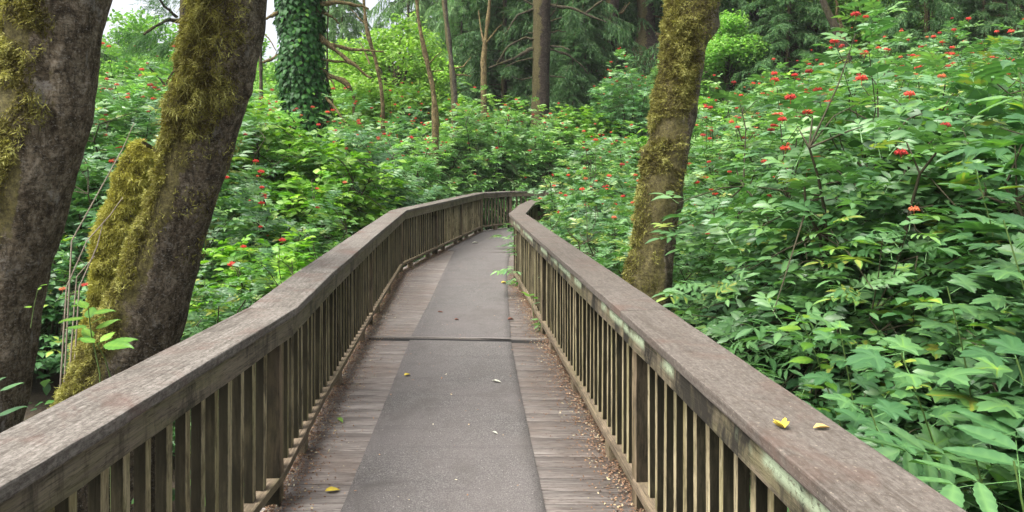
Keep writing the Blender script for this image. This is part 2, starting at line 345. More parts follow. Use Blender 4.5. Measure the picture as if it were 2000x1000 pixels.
def bark(name, dark, mid, light, patch=(.4, .38, .34), patch_amt=.0, mossc=(.17, .15, .05), moss=.0, side=(-1, 0), vs=2.5, depth=.02):
    m, n, b = newmat(name); tc = N(n, 'ShaderNodeTexCoord'); v = tc.outputs['Object']
    g = tex(n, v, 9, 9, .75, .8, (vs * .6, vs * .6, 1)); f = tex(n, v, 55, 5, .8, 0, (1, 1, 1)); big = tex(n, v, 2.3, 5, .65, .5)
    c = ramp(n, g, [(.37, dark), (.5, mid), (.63, light)])
    c = mix(n, ramp(n, f, [(.38, (.75,) * 3), (.52, (0,) * 3)]), c, tuple(x * .4 for x in dark))
    hz = tex(n, v, 9, 7, .75, .6, (1, 1, 4.5)); c = mix(n, ramp(n, hz, [(.5, (0,) * 3), (.6, (.5,) * 3)]), c, dark); vf = tex(n, v, 7, 7, .75, 1.2, (4.2, 4.2, .5), (9, 1, 2)); c = mix(n, ramp(n, vf, [(.54, (0,) * 3), (.62, (.65,) * 3)]), c, tuple(x * .6 for x in dark))
    spk = tex(n, v, 48, 5, .85, 0, (1, 1, 1.6), (7, 7, 7)); c = mix(n, ramp(n, spk, [(.56, (0,) * 3), (.62, (.6 if patch_amt else .2,) * 3)]), c, (.42, .4, .34))
    if patch_amt:
        p = tex(n, v, 6, 6, .7, .3, (1, 1, .7), (4, 2, 9)); c = mix(n, ramp(n, p, [(.58, (0,) * 3), (.68, (patch_amt,) * 3)]), c, patch)
    if moss:
        ge = N(n, 'ShaderNodeNewGeometry'); dt = N(n, 'ShaderNodeVectorMath', operation='DOT_PRODUCT'); n.links.new(ge.outputs['Normal'], dt.inputs[0]); dt.inputs[1].default_value = (side[0], side[1], .2)
        a = N(n, 'ShaderNodeMath', operation='MULTIPLY_ADD', i_1=.5, i_2=0.0); n.links.new(dt.outputs['Value'], a.inputs[0])
        s = N(n, 'ShaderNodeMath', operation='ADD'); n.links.new(a.outputs[0], s.inputs[0]); n.links.new(big, s.inputs[1])
        k = tex(n, v, 40, 6, .85)
        s2 = N(n, 'ShaderNodeMath', operation='MULTIPLY_ADD', i_1=.45); n.links.new(k, s2.inputs[0]); n.links.new(s.outputs[0], s2.inputs[2]); s3 = s2; s2 = N(n, 'ShaderNodeMath', operation='SUBTRACT', i_1=.2); n.links.new(s3.outputs[0], s2.inputs[0])
        mc = mix(n, ramp(n, k, [(.38, (0,) * 3), (.62, (1,) * 3)]), tuple(x * .2 for x in mossc), tuple(x * 1.1 for x in mossc))
        c = mix(n, ramp(n, s2.outputs[0], [(.56, (0,) * 3), (.64, (moss,) * 3)]), c, mc)
    n.links.new(c, b.inputs['Base Color']); b.inputs['Roughness'].default_value = .9; b.inputs['Specular IOR Level'].default_value = .2
    bn = bump(n, g, 1.0, depth * 2.0); bn = bump(n, hz, .6, depth, bn); bn = bump(n, f, 1.0, depth * .7, bn); n.links.new(bn, b.inputs['Normal']); return m
M['bark_a'] = bark('alder_bark', (.04, .03, .018), (.18, .143, .092), (.37, .315, .23), patch_amt=.75, moss=.85, side=(-1, -.3))
M['bark_b'] = bark('dark_alder_bark', (.03, .023, .014), (.14, .11, .07), (.3, .25, .18), patch_amt=.45, moss=.9, side=(-1, -.2))
M['bark_c'] = bark('mossy_alder_bark', (.05, .036, .024), (.19, .145, .1), (.35, .285, .215), moss=.85, side=(-.7, -.6), patch=(.3, .22, .17), patch_amt=.3)
M['bark_spruce'] = bark('spruce_bark', (.012, .008, .006), (.042, .03, .022), (.08, .06, .045), moss=.5, side=(-1, 0), vs=1.2)
M['bark_pale'] = bark('pale_thin_bark', (.03, .025, .018), (.09, .075, .055), (.2, .18, .14), moss=.6, side=(-1, 0))
M['bark_limb'] = bark('mossy_limb_bark', (.05, .035, .015), (.18, .135, .06), (.33, .26, .12), moss=.4, side=(0, 0), mossc=(.2, .17, .05))
M['bark_dark'] = bark('dark_limb_bark', (.02, .015, .01), (.06, .05, .03), (.1, .09, .05), moss=.5, side=(0, 0), mossc=(.1, .1, .03))

# ------------------------------------------------------------------ terrain
def sstep(t): t = np.clip(t, 0, 1); return t * t * (3 - 2 * t)
def ground_z(x, y):
    x = np.asarray(x, float); y = np.asarray(y, float)
    bank = np.clip(.42 * (x - 2.0), 0, 3.2) * (1 - .9 * np.exp(-((y - 18.3) / 2.4) ** 2))
    hill = 5.2 * sstep((y - 20.5) / 13) * sstep((x + 3) / 8)
    lbank = np.clip(.10 * (-x - 3.5), 0, 1.5)
    far = .02 * np.clip(y - 30, 0, 200)
    return -0.95 + bank + hill + lbank + far + 1.5 * sstep((y - 19.9) / 3) * sstep((x + 9) / 4 + .4) + 1.1 * sstep((y - 9) / 7) * sstep((-x - 2.2) / 2.5) * (1 - .6 * sstep((y - 19.9) / 3)) + .12 * np.sin(x * .9 + 1.3) * np.cos(y * .7)
gx = np.concatenate([np.linspace(-160, -32, 16), np.linspace(-30, 30, 121), np.linspace(32, 160, 16)])
gy = np.concatenate([np.linspace(-60, -6, 10), np.linspace(-5, 50, 111), np.linspace(54, 240, 30)])
XX, YY = np.meshgrid(gx, gy); ZZ = ground_z(XX, YY)
gv = np.stack([XX, YY, ZZ], -1).reshape(-1, 3); nx = len(gx)
ii, jj = np.meshgrid(np.arange(len(gy) - 1), np.arange(nx - 1), indexing='ij')
q = np.stack([ii * nx + jj, ii * nx + jj + 1, (ii + 1) * nx + jj + 1, (ii + 1) * nx + jj], -1).reshape(-1, 4)
tag(link('ground', mesh_np('ground', gv, [q], smooth=True), M['ground']), kind='structure')

# ------------------------------------------------------------------ boardwalk deck
EDGE_L = [(-1.30, -1.4), (-1.22, 3.6), (-1.34, 4.9), (-1.52, 7.6), (-1.76, 11.2), (-1.45, 13.6), (-.85, 18.05), (-.05, 19.15), (.75, 19.65), (3.4, 20.0)]
EDGE_R = [(1.08, -1.55), (.72, 3.48), (.62, 4.75), (.42, 7.45), (.18, 10.6), (.33, 12.3), (.62, 14.4), (.85, 15.7), (1.6, 16.75), (3.5, 17.4)]
def resample(pl, n):
    out = []
    for t in np.linspace(0, len(pl) - 1, n):
        i = min(int(t), len(pl) - 2); f = t - i
        out.append((pl[i][0] * (1 - f) + pl[i + 1][0] * f, pl[i][1] * (1 - f) + pl[i + 1][1] * f))
    return np.array(out)
LL = resample(EDGE_L, 2000); RR = resample(EDGE_R, 2000)
dist = np.concatenate([[0], np.cumsum(np.linalg.norm(np.diff((LL + RR) / 2, axis=0), axis=1))])
def box_bm(bm, x0, x1, y0, y1, z0, z1):
    vs = [bm.verts.new(p) for p in ((x0, y0, z0), (x1, y0, z0), (x1, y1, z0), (x0, y1, z0), (x0, y0, z1), (x1, y0, z1), (x1, y1, z1), (x0, y1, z1))]
    for f in ((3, 2, 1, 0), (4, 5, 6, 7), (0, 1, 5, 4), (1, 2, 6, 5), (2, 3, 7, 6), (3, 0, 4, 7)): bm.faces.new([vs[i] for i in f])
    return vs
midy = (LL[:, 1] + RR[:, 1]) / 2; SJ1, SJ2 = np.interp([6.80, 6.935], midy, dist)
V = []; Fq = []; Fr = []; s = 0.0; k = 0
while s < dist[-1] - .2:
    a = np.array([np.interp(s, dist, LL[:, 0]), np.interp(s, dist, LL[:, 1])]); b_ = np.array([np.interp(s, dist, RR[:, 0]), np.interp(s, dist, RR[:, 1])])
    s2 = s + .140
    if s < SJ1 < s2: s2 = SJ1
    if SJ1 <= s < SJ2: s = SJ2; continue
    c_ = np.array([np.interp(s2, dist, LL[:, 0]), np.interp(s2, dist, LL[:, 1])]); d_ = np.array([np.interp(s2, dist, RR[:, 0]), np.interp(s2, dist, RR[:, 1])])
    mid = (a[1] + b_[1]) / 2
    r = rng.random(); dz = rng.normal() * .0012; e = .002
    if True:
        base = len(V)
        for zz, ins in ((-.038, 0), (dz - .003, 0), (dz, e)):
            dirv = (c_ - a) / np.linalg.norm(c_ - a)
            for p, sg in ((a, 1), (b_, 1), (d_, -1), (c_, -1)):
                pp = p + dirv * ins * sg; V.append((pp[0], pp[1], zz))
        for lv in (0, 4):
            for j in range(4): Fq.append([base + lv + j, base + lv + (j + 1) % 4, base + lv + 4 + (j + 1) % 4, base + lv + 4 + j])
        Fq.append([base + 8, base + 9, base + 10, base + 11]); Fr += [r] * 12
    s = (s2 + .005) if s2 != SJ1 else SJ1; k += 1
tag(link('walkway_deck', mesh_np('walkway_deck', V, [np.array(Fq)], Fr), M['deck']), kind='structure')
# beams under the deck so nothing bright shows between boards
bm = bmesh.new()
for e0, e1 in zip(range(0, len(EDGE_L) - 1), range(1, len(EDGE_L))):
    for f in (.12, .5, .88):
        p = np.array(EDGE_L[e0]) * (1 - f) + np.array(EDGE_R[e0]) * f; q2 = np.array(EDGE_L[e1]) * (1 - f) + np.array(EDGE_R[e1]) * f
        d = q2 - p; L = np.linalg.norm(d); d /= L; nn = np.array([-d[1], d[0]])
        vs = box_bm(bm, 0, L + .1, -.02 + .003 * f, .02, -.28, -.041)
        for v_ in vs: v_.co = Vector((p[0] + d[0] * v_.co.x + nn[0] * v_.co.y, p[1] + d[1] * v_.co.x + nn[1] * v_.co.y, v_.co.z - .002 * e0))
me = bpy.data.meshes.new('deck_beams'); bm.to_mesh(me); bm.free()
tag(link('deck_beams', me, M['brail']), kind='structure')
# asphalt sheets
def sheet(name, left, right, n=60, z0=.002, z1=.009):
    l = resample(left, n); r = resample(right, n); V = []; W = 14
    for i in range(n):
        for j in range(W + 1):
            f = j / W; p = l[i] * (1 - f) + r[i] * f
            wob = .004 * noise.noise((l[i][1] * 6, f * 9, 0)) if j in (0, W) else 0
            z = z1 + .003 * noise.noise((p[0] * 2.2, p[1] * 2.2, 3)); V.append((p[0] + wob, p[1], z))
    nb = len(V)
    for i in range(n): V.append((V[i * (W + 1)][0] - .003, V[i * (W + 1)][1], z0)); V.append((V[i * (W + 1) + W][0] + .003, V[i * (W + 1) + W][1], z0))
    Fs = [[i * (W + 1) + j, i * (W + 1) + j + 1, (i + 1) * (W + 1) + j + 1, (i + 1) * (W + 1) + j] for i in range(n - 1) for j in range(W)]
    for i in range(n - 1):
        Fs.append([nb + 2 * i, i * (W + 1), (i + 1) * (W + 1), nb + 2 * i + 2]); Fs.append([i * (W + 1) + W, nb + 2 * i + 1, nb + 2 * i + 3, (i + 1) * (W + 1) + W])
    return tag(link(name, mesh_np(name, V, [np.array(Fs)], smooth=True), M['asphalt']), kind='structure')
sheet('asphalt_path', [(-.70, -1.4), (-.796, 3.478), (-.876, 5.5), (-.935, 6.84)], [(.42, -1.45), (.157, 3.45), (.053, 5.42), (-.008, 6.765)])
sheet('asphalt_path', [(-.942, 6.995), (-.965, 8.76), (-1.02, 11), (-1.07, 13.9)], [(-.013, 6.87), (-.04, 8.6), (-.075, 10.9), (-.04, 13.5)])
sheet('asphalt_path', [(-1.33, 13.95), (-.74, 17.9), (.0, 18.95), (.8, 19.4), (3.3, 19.8)], [(.20, 13.5), (.42, 14.6), (.66, 15.9), (1.5, 17.0), (3.4, 17.6)])
# pale worn lip at the expansion joint
bm = bmesh.new()
vs = box_bm(bm, 0, 1.78, 0, .013, -.03, .012)
me = bpy.data.meshes.new('expansion_joint'); bm.to_mesh(me); bm.free()
o = tag(link('expansion_joint', me, simple('worn_lip', (.3, .27, .24), .6), loc=(-1.36, 6.98, 0)), kind='structure'); o.rotation_euler.z = math.atan2(-.105, 1.6)

bm = bmesh.new(); box_bm(bm, 0, 1.74, 0, .12, -.05, -.004)  # black box standing in for the shade inside the open joint
me = bpy.data.meshes.new('joint_gap'); bm.to_mesh(me); bm.free()
o = tag(link('joint_gap', me, simple('black_joint_shade', (.008, .007, .006), .9), loc=(-1.34, 6.858, 0)), kind='structure'); o.rotation_euler.z = math.atan2(-.105, 1.6)

# ------------------------------------------------------------------ railings
H_TOP, CAPW, CAPT = .93, .235, .038
def prism(name, poly, z0, z1, bev=.004, sub=0):
    bm = bmesh.new(); n = len(poly)
    lo = [bm.verts.new((x, y, z0)) for x, y in poly]; hi = [bm.verts.new((x, y, z1)) for x, y in poly]
    bm.faces.new(lo[::-1]); bm.faces.new(hi)
    for i in range(n): bm.faces.new((lo[i], lo[(i + 1) % n], hi[(i + 1) % n], hi[i]))
    bmesh.ops.recalc_face_normals(bm, faces=bm.faces)
    if bev: bmesh.ops.bevel(bm, geom=bm.edges[:], offset=bev, segments=2, affect='EDGES', profile=.6)
    if sub:
        es = [e for e in bm.edges if e.calc_length() > .5]
        bmesh.ops.subdivide_edges(bm, edges=es, cuts=sub, use_grid_fill=True)
        sd = random.random() * 50
        for v in bm.verts:
            p = v.co
            v.co = p + Vector((0, noise.noise((p.x * 5, sd, p.z * 9)) * .003 + noise.noise((p.x * 22, sd, p.z * 30)) * .0016, noise.noise((p.x * 4, p.y * 6, sd + 9)) * .0018))
    me = bpy.data.meshes.new(name); bm.to_mesh(me); bm.free()
    for p in me.polygons: p.use_smooth = False
    return me
def railing(label, path, side, capm, fasm, posts, blocks_every=1.0, jog=0):
    """path = inner top edge of the cap; side=+1 when the cap lies to the right (+ normal), -1 to the left"""
    root = empty('railing', (path[1][0], path[1][1], 0)); tag(root, label, 'railing')
    O = Vector((path[1][0], path[1][1], 0))
    P2 = [Vector(p) for p in path]; nseg = len(P2) - 1
    dirs = [(P2[i + 1] - P2[i]).normalized() for i in range(nseg)]
    nrmv = [Vector((d.y, -d.x)) * side for d in dirs]
    bals = []
    for i in range(nseg):
        a, b = P2[i], P2[i + 1]; d, n = dirs[i], nrmv[i]; L = (b - a).length; ang = math.atan2(d.y, d.x)
        def mitre(j, off):   # offset along d at joint for a line 'off' outwards
            if j <= 0 or j >= nseg: return 0
            t = math.tan((math.atan2(dirs[j].y, dirs[j].x) - math.atan2(dirs[j - 1].y, dirs[j - 1].x)) / 2)
            return t * off * (-side)
        def board(name, o0, o1, z0, z1, mat, bev, gap=.0015, sub=0, ins=0):
            s0a, s0b, s1a, s1b = mitre(i, o0), mitre(i, o1), mitre(i + 1, o0), mitre(i + 1, o1)
            sy = -side
            poly = [(-s0a * -1 * -1 * 0 + (-s0a) * -1 * 0 + gap + ins - (-s0a) * 0, 0)]
            poly = [(gap + ins + s0a * (1 if True else 0) * -1 * -1, sy * o0), (L - gap - ins - s1a, sy * o0), (L - gap - ins - s1b, sy * o1), (gap + ins + s0b, sy * o1)]
            if sy < 0: poly = poly[::-1]
            zc = (z0 + z1) / 2; yc = sy * (o0 + o1) / 2
            me = prism(name, [(x, y - yc) for x, y in poly], z0 - zc, z1 - zc, bev, sub)
            loc = Vector((a.x, a.y, 0)) + Vector((-d.y, d.x, 0)) * yc - O; loc.z = zc
            return link(name, me, mat, root, loc, (0, 0, ang))
        board('cap_board', 0, CAPW, H_TOP - CAPT, H_TOP, capm, .006, .006, int(L * 10))
        board('top_rail', .016, .062, H_TOP - CAPT - .098, H_TOP - CAPT - .002, fasm, .003, .002, int(L * 8))
        board('bottom_rail', .058, .147, .098, .136, M['brail'], .003, .002)
        # blocks under the bottom rail
        nb = max(1, int(L / 1.1)); bmx = bmesh.new()
        for kx in range(nb):
            t = (kx + .5) / nb * L; p = a + d * t + n * .10
            me = prism('foot_block', [(-.05, -.035), (.05, -.035), (.05, .035), (-.05, .035)], 0, .097, .003)
            link('foot_block', me, M['brail'], root, Vector((p.x, p.y, 0.001)) - O, (0, 0, ang))
        nbal = int(L / .128); 
        for kx in range(nbal):
            t = (kx + .5) / nbal * L
            if t < .06 or t > L - .06: continue
            bals.append((a + d * t + n * .105, ang, min(abs(t - q) for q in [0, L])))
    # posts
    for (j, t) in posts:
        a, d, n = P2[j], dirs[j], nrmv[j]; p = a + d * t + n * .113; ang = math.atan2(d.y, d.x)
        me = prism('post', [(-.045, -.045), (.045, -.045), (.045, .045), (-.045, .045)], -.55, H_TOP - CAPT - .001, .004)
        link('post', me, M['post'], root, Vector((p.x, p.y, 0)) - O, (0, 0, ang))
        bals = [q for q in bals if (q[0] - p).length > .085]
    bals = [q for q in bals if q[0].y > .2]
    bals.sort(key=lambda q: q[0].y)
    protos = []
    for v in range(6):
        w_ = .0195 + random.uniform(-.0015, .0015)
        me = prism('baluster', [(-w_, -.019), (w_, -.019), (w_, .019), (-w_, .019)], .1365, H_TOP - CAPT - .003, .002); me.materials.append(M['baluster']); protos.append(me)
    rest = Soup()
    for qi, (p, ang, _) in enumerate(bals):
        me = protos[qi % 6]
        if qi < 99:
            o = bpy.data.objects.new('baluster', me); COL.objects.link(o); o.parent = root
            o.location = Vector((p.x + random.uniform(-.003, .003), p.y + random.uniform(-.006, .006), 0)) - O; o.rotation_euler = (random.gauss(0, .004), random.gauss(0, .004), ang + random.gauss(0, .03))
        else:
            ca, sa = math.cos(ang), math.sin(ang); v = [(-.0195, -.019), (.0195, -.019), (.0195, .019), (-.0195, .019)]
            Vb = np.array([(p.x - O.x + x * ca - y * sa, p.y - O.y + x * sa + y * ca, z) for z in (.1365, H_TOP - CAPT - .003) for x, y in v])
            rest.V.append(Vb); rest.R.append(np.full(8, .5)); rest.F.append(np.array([[0, 1, 5, 4], [1, 2, 6, 5], [2, 3, 7, 6], [3, 0, 4, 7]]) + rest.n); rest.n += 8
    if rest.n:
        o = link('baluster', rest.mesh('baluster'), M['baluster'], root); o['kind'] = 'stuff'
    return root
LP_ = [(-1.16, -.9), (-1.035, 3.6), (-1.14, 4.8), (-1.33, 7.5), (-1.57, 11.15), (-1.27, 13.4), (-.66, 17.8), (.0, 18.75), (.8, 19.25), (3.4, 19.6)]
RP_ = [(.875, -1.1), (.508, 3.52), (.215, 7.1), (-.045, 10.38), (.13, 12.75), (.40, 14.6), (.64, 15.95), (1.5, 17.1), (3.5, 17.8)]
railing('long weathered wooden railing on the left of the boardwalk, curving round the far bend', LP_, -1, M['cap'], M['fascia'],
        [(0, 2.0), (1, -.02), (3, .0), (4, .0), (5, .0), (5, 2.2), (6, .0), (7, .0), (8, .0), (8, 1.4)])
railing('brown wooden railing right of the boardwalk with pale lichen streaks under its cap', RP_, 1, M['cap_r'], M['fascia_r'],
        [(0, 1.6), (1, .0), (2, .0), (3, .05), (4, .0), (5, .0), (6, .0), (7, .0)])

# ------------------------------------------------------------------ fallen leaves and litter
def curled_leaf(name, px, py, z, length, mat, label, rz, T=BROAD, curl=.5, wid=1.0, cat='leaf', group=None):
    d = F * (HCAM - z) / (py - HOR); x = (px - 1000) * d / F
    TV, TF = T[:2]; V = TV.copy(); V[:, 0] -= .5; V[:, 1] *= wid
    V = np.concatenate([V]); V[:, 2] = np.abs(V[:, 1]) * curl + .25 * curl * V[:, 0] ** 2 + V[:, 2] * .5
    V = V * length; V[:, 2] -= V[:, 2].min()
    me = mesh_np(name, V, TF); 
    o = link(name, me, mat, None, (x, d, z + .003), (0, 0, rz)); md = o.modifiers.new('thick', 'SOLIDIFY'); md.thickness = .0012
    tag(o, label, cat, group); return o
curled_leaf('fallen_leaf', 1523, 835, .931, .05, M['yleaf'], 'crumpled yellow-green leaf lying on the cap of the right railing', 1.9, LOBED, 1.2, .7)
curled_leaf('fallen_leaf', 1605, 838, .931, .048, M['tleaf'], 'narrow tan leaf on the cap of the right railing, right of the yellow one', .15, LEAFLET, .9, 1.3)
curled_leaf('fallen_leaf', 664, 823, .002, .09, M['gleaf'], 'folded green leaf on the deck boards beside the left railing', -.9, LEAFLET, 1.2, 1.0)
curled_leaf('fallen_leaf', 650, 960, .002, .075, M['yleaf'], 'yellow leaf on the nearest deck boards left of the asphalt', .3, BROAD, .3)
curled_leaf('fallen_leaf', 796, 733, .013, .06, M['yleaf'], 'small yellow leaf on the left part of the near asphalt', .8, BROAD, .4)
curled_leaf('fallen_leaf', 970, 746, .013, .08, M['wleaf'], 'pale curled leaf on the asphalt in front of the expansion joint', -.5, LEAFLET, .8)
curled_leaf('fallen_leaf', 967, 846, .013, .045, M['wleaf'], 'small whitish leaf on the near asphalt, right of centre', -.8, LEAFLET, .8)
curled_leaf('fallen_leaf', 860, 610, .013, .07, M['dleaf'], 'dark curled leaf on the asphalt left of centre beyond the joint', -.2, LEAFLET, .9)
curled_leaf('fallen_leaf', 892, 625, .013, .05, M['dleaf'], 'dark leaf scrap in the middle of the asphalt beyond the joint', .2, BROAD, .8)
curled_leaf('fallen_leaf', 998, 625, .013, .07, M['dleaf'], 'reddish brown leaf at the right edge of the asphalt beyond the joint', .3, BROAD, .9)
curled_leaf('fallen_leaf', 985, 553, .013, .09, M['yleaf'], 'yellowish leaf on the asphalt near the green sprig', .3, BROAD, .6)
curled_leaf('fallen_leaf', 929, 475, .013, .14, M['wleaf'], 'pale leaf on the far asphalt where the boardwalk bends', .3, BROAD, .3)
def litter(path, side, n0, wid):
    s = Soup(); pos = []; P2 = [np.array(p) for p in path]
    for i in range(len(P2) - 1):
        L = np.linalg.norm(P2[i + 1] - P2[i]); d = (P2[i + 1] - P2[i]) / L; nn = np.array([d[1], -d[0]]) * side
        m = int(n0 * L); t = rng.random(m) * L; off = .10 - np.abs(rng.exponential(wid, m)) + .03 * rng.random(m)
        keep = off > -.3
        pxy = P2[i] + d * t[:, None] + nn * off[:, None]
        pile = np.clip(1 - np.abs(off - .08) / .1, 0, 1)
        pos.append(np.concatenate([pxy, (.003 + rng.random(m) * .018 * pile)[:, None]], 1)[keep])
    pos = np.concatenate(pos); N_ = len(pos)
    D = rand_unit(N_); D[:, 2] *= .35; Nn = rand_unit(N_) * .5 + [0, 0, 1]
    X, Y, Z = frame(D, Nn)
    s.stamp(FLAKE, pos, X, Y, Z, rng.uniform(.006, .016, N_), rng.random(N_)); return s
for nm, pth, sd_ in (('leaf_litter', LP_, -1), ('leaf_litter', RP_, 1)):
    s = litter(pth[:7], sd_, 1700, .06); tag(link(nm, s.mesh(nm), M['litter']), 'brown needles and leaf crumbs gathered along the foot of the %s railing' % ('left' if sd_ < 0 else 'right'), 'litter', kind='stuff')
s = Soup(); m = 420; y_ = rng.uniform(3, 19, m); x_ = rng.uniform(-1.3, .7, m) - .05 * y_ ; 
pos = np.stack([x_, y_, np.full(m, .014)], 1); X, Y, Z = frame(rand_unit(m) * [1, 1, .1], np.tile([0, 0, 1.], (m, 1)))
s.stamp(FLAKE, pos, X, Y, Z, rng.uniform(.006, .02, m), rng.uniform(.5, 1, m)); tag(link('deck_crumbs', s.mesh('deck_crumbs'), M['litter']), 'tiny pale leaf crumbs scattered over the deck', 'litter', kind='stuff')

# ------------------------------------------------------------------ near trunks
def trunk_mesh(pts, rads, seg=96, rings=260, amp=.018, lumps=(), seed=0):
    pts = np.array(pts, float); rads = np.array(rads, float); L = np.concatenate([[0], np.cumsum(np.linalg.norm(np.diff(pts, axis=0), axis=1))])
    t = np.linspace(0, L[-1], rings)
    # smooth the centre line
    c = np.stack([np.interp(t, L, pts[:, k]) for k in range(3)], 1); r = np.interp(t, L, rads)
    ker = np.hanning(int(rings / len(pts) * 1.3) | 1); ker /= ker.sum(); h = len(ker) // 2
    sm = lambda a: np.convolve(np.concatenate([2 * a[0] - a[h:0:-1], a, 2 * a[-1] - a[-2:-h - 2:-1]]), ker, 'valid')
    c = np.stack([sm(c[:, k]) for k in range(3)], 1); r = sm(r)
    th = np.linspace(0, 2 * np.pi, seg, endpoint=False)
    V = np.zeros((rings, seg, 3)); Nn = np.zeros((rings, seg, 3))
    tv = nrm(np.gradient(c, axis=0)); a = nrm(np.cross(tv, [0, 1, 0])); a = nrm(np.where(np.abs(tv[:, 1:2]) > .9, [1, 0, 0], a)); b = np.cross(a, tv)
    for i in range(rings):
        for j in range(seg):
            u = a[i] * math.cos(th[j]) + b[i] * math.sin(th[j])
            p = c[i] + u * r[i]
            dsp = amp * (noise.noise((p[0] * 3 + seed, p[1] * 3, p[2] * 1.6)) * 1.6 + noise.noise((p[0] * 9 + seed, p[1] * 9, p[2] * 4)) * .7 + noise.noise((p[0] * 26, p[1] * 26 + seed, p[2] * 12)) * .28)
            for (lp, lr, la) in lumps:
                dd = ((p[0] - lp[0]) ** 2 + (p[1] - lp[1]) ** 2 + (p[2] - lp[2]) ** 2) / lr ** 2
                if dd < 6: dsp += la * math.exp(-dd * 1.4)
            V[i, j] = p + u * dsp; Nn[i, j] = u
    i = np.arange(rings - 1)[:, None]; j = np.arange(seg)[None]
    q = np.stack([i * seg + j, i * seg + (j + 1) % seg, (i + 1) * seg + (j + 1) % seg, (i + 1) * seg + j], -1).reshape(-1, 4)
    me = mesh_np('trunk', V.reshape(-1, 3), [q], smooth=True)
    return me, V, Nn
def moss_on(V, Nn, n, dens, length, width, hang, lift=.0, vis=True):
    """tufts on the trunk surface; dens(p, n)->0..1"""
    R_, S_ = V.shape[:2]; s = Soup(); got = 0; Pp = []; Nl = []
    tries = 0
    while got < n and tries < 40:
        tries += 1
        ii = rng.integers(0, R_ - 1, n); jj = rng.integers(0, S_, n); f = rng.random((n, 1)); g = rng.random((n, 1))
        p = V[ii, jj] * (1 - f) + V[ii + 1, jj] * f; p = p * (1 - g) + (V[ii, (jj + 1) % S_]) * g * (1 - f) + V[ii + 1, (jj + 1) % S_] * g * f
        nn = Nn[ii, jj]; w_ = np.array([dens(a, b) for a, b in zip(p, nn)])
        k = rng.random(n) < w_; Pp.append(p[k]); Nl.append(nn[k]); got += k.sum()
    if got == 0: return s
    p = np.concatenate(Pp)[:n]; nn = np.concatenate(Nl)[:n]; m = len(p)
    D = nn * rng.uniform(.0, .5, (m, 1)) + rand_unit(m) * .75 + np.array([0, 0, -1.0]) * hang * rng.uniform(.3, 1.3, (m, 1))
    X, Y, Z = frame(D, rand_unit(m))
    ln = length * rng.uniform(.4, 1.4, m)
    pad = np.array([nz(q, 11, 4) + .5 * nz(q, 27, 1) for q in p]); h = rng.random(m)      # cushions: thick pads of moss with gaps between
    s.stamp(STRIP, p + nn * ((np.clip(pad + .45, 0, 1.2) * lift * 1.5) * (.45 + .55 * h))[:, None], X, Y, Z, np.stack([ln, width * rng.uniform(.6, 1.5, m), ln], 1), np.clip(rng.normal(.3, .13, m) + pad * .5 + .22 * h, 0, 1))
    return s
def nz(p, f, o=0): return noise.noise((p[0] * f + o, p[1] * f, p[2] * f))
def sp(f0, f1, v): return min(1, max(0, (v - f0) / (f1 - f0)))
def pxy(p): return 1000 + p[0] * F / p[1], HOR + (HCAM - p[2]) * F / p[1]
def tree(name, label, cat, pts_px, d, mat, seed, moss=None, amp=.018, lumps=(), rings=240, seg=90, top_pts=(), group=None, base=True):
    """pts_px: (px centre, py, width px) from bottom to top"""
    pts = []; rads = []
    for it in pts_px:
        px_, py_, w_ = it[:3]; dd = it[3] if len(it) > 3 else d
        pts.append(P(px_, py_, dd)); rads.append(w_ * dd / F / 2)
    if base:
        p0 = pts[0]; gz = float(ground_z(p0[0], p0[1])) - .15
        if p0[2] > gz:
            dx = (pts[0][0] - pts[1][0]) / (pts[0][2] - pts[1][2] + 1e-6) * (gz - p0[2]) * .5
            pts = [(p0[0] + dx, p0[1], gz)] + pts; rads = [rads[0] * 1.35] + rads
    for (x, y, z, r) in top_pts: pts.append((x, y, z)); rads.append(r)
    root = empty(name, pts[0]); tag(root, label, cat, group)
    me, V, Nn = trunk_mesh(pts, rads, seg, rings, amp, lumps, seed)
    O = np.array(pts[0])
    me.transform(Matrix.Translation((-O[0], -O[1], -O[2])))
    link('trunk', me, mat, root)
    if moss:
        for (n, dens, ln, wd, hang, lift, mm) in moss:
            s = moss_on(V, Nn, n, dens, ln, wd, hang, lift)
            if s.n: s.V = [v - O for v in s.V]; link('moss', s.mesh('moss'), mm, root)
    return root
# T1: big leaning trunk, far left
def d1(p, n):
    x, y = pxy(p)
    edge = 1 - sp(.1, .5, n[0] + .4 * nz(p, 4) + (.0 if y < 260 else .25)) ; clump = sp(-.35, .1, nz(p, 5, 3) + .25 * nz(p, 14))
    v = edge * clump * (1 if y < 330 else .7 if y < 480 else .3) if n[1] < .4 else .0
    return v
tree('alder_tree', 'thick grey-brown trunk with moss down its left side, nearest tree at the left edge', 'tree',
     [(-50, 820, 160), (-16, 700, 144), (12, 560, 134), (42, 420, 144), (75, 280, 162), (97, 140, 170), (116, 0, 176), (126, -130, 176)], 4.2, M['bark_a'], 1,
     [(95000, d1, .022, .0048, .7, .02, M['moss'])], .026, top_pts=[(-2.35, 4.2, 4.3, .24), (-2.2, 4.4, 6.5, .18)])
# T0: mossy trunk cut by the left edge
tree('alder_tree', 'moss-covered trunk cut off by the left edge behind the thick grey-brown trunk', 'tree',
     [(-60, 800, 120), (-30, 500, 110), (-15, 250, 100), (0, 100, 96), (2, 0, 96), (5, -120, 90)], 5.6, M['bark_a'], 5,
     [(30000, lambda p, n: (1 if n[1] < .3 else 0) * sp(-.3, .2, nz(p, 5)), .045, .008, .8, .03, M['moss'])], .03, rings=160, seg=60)
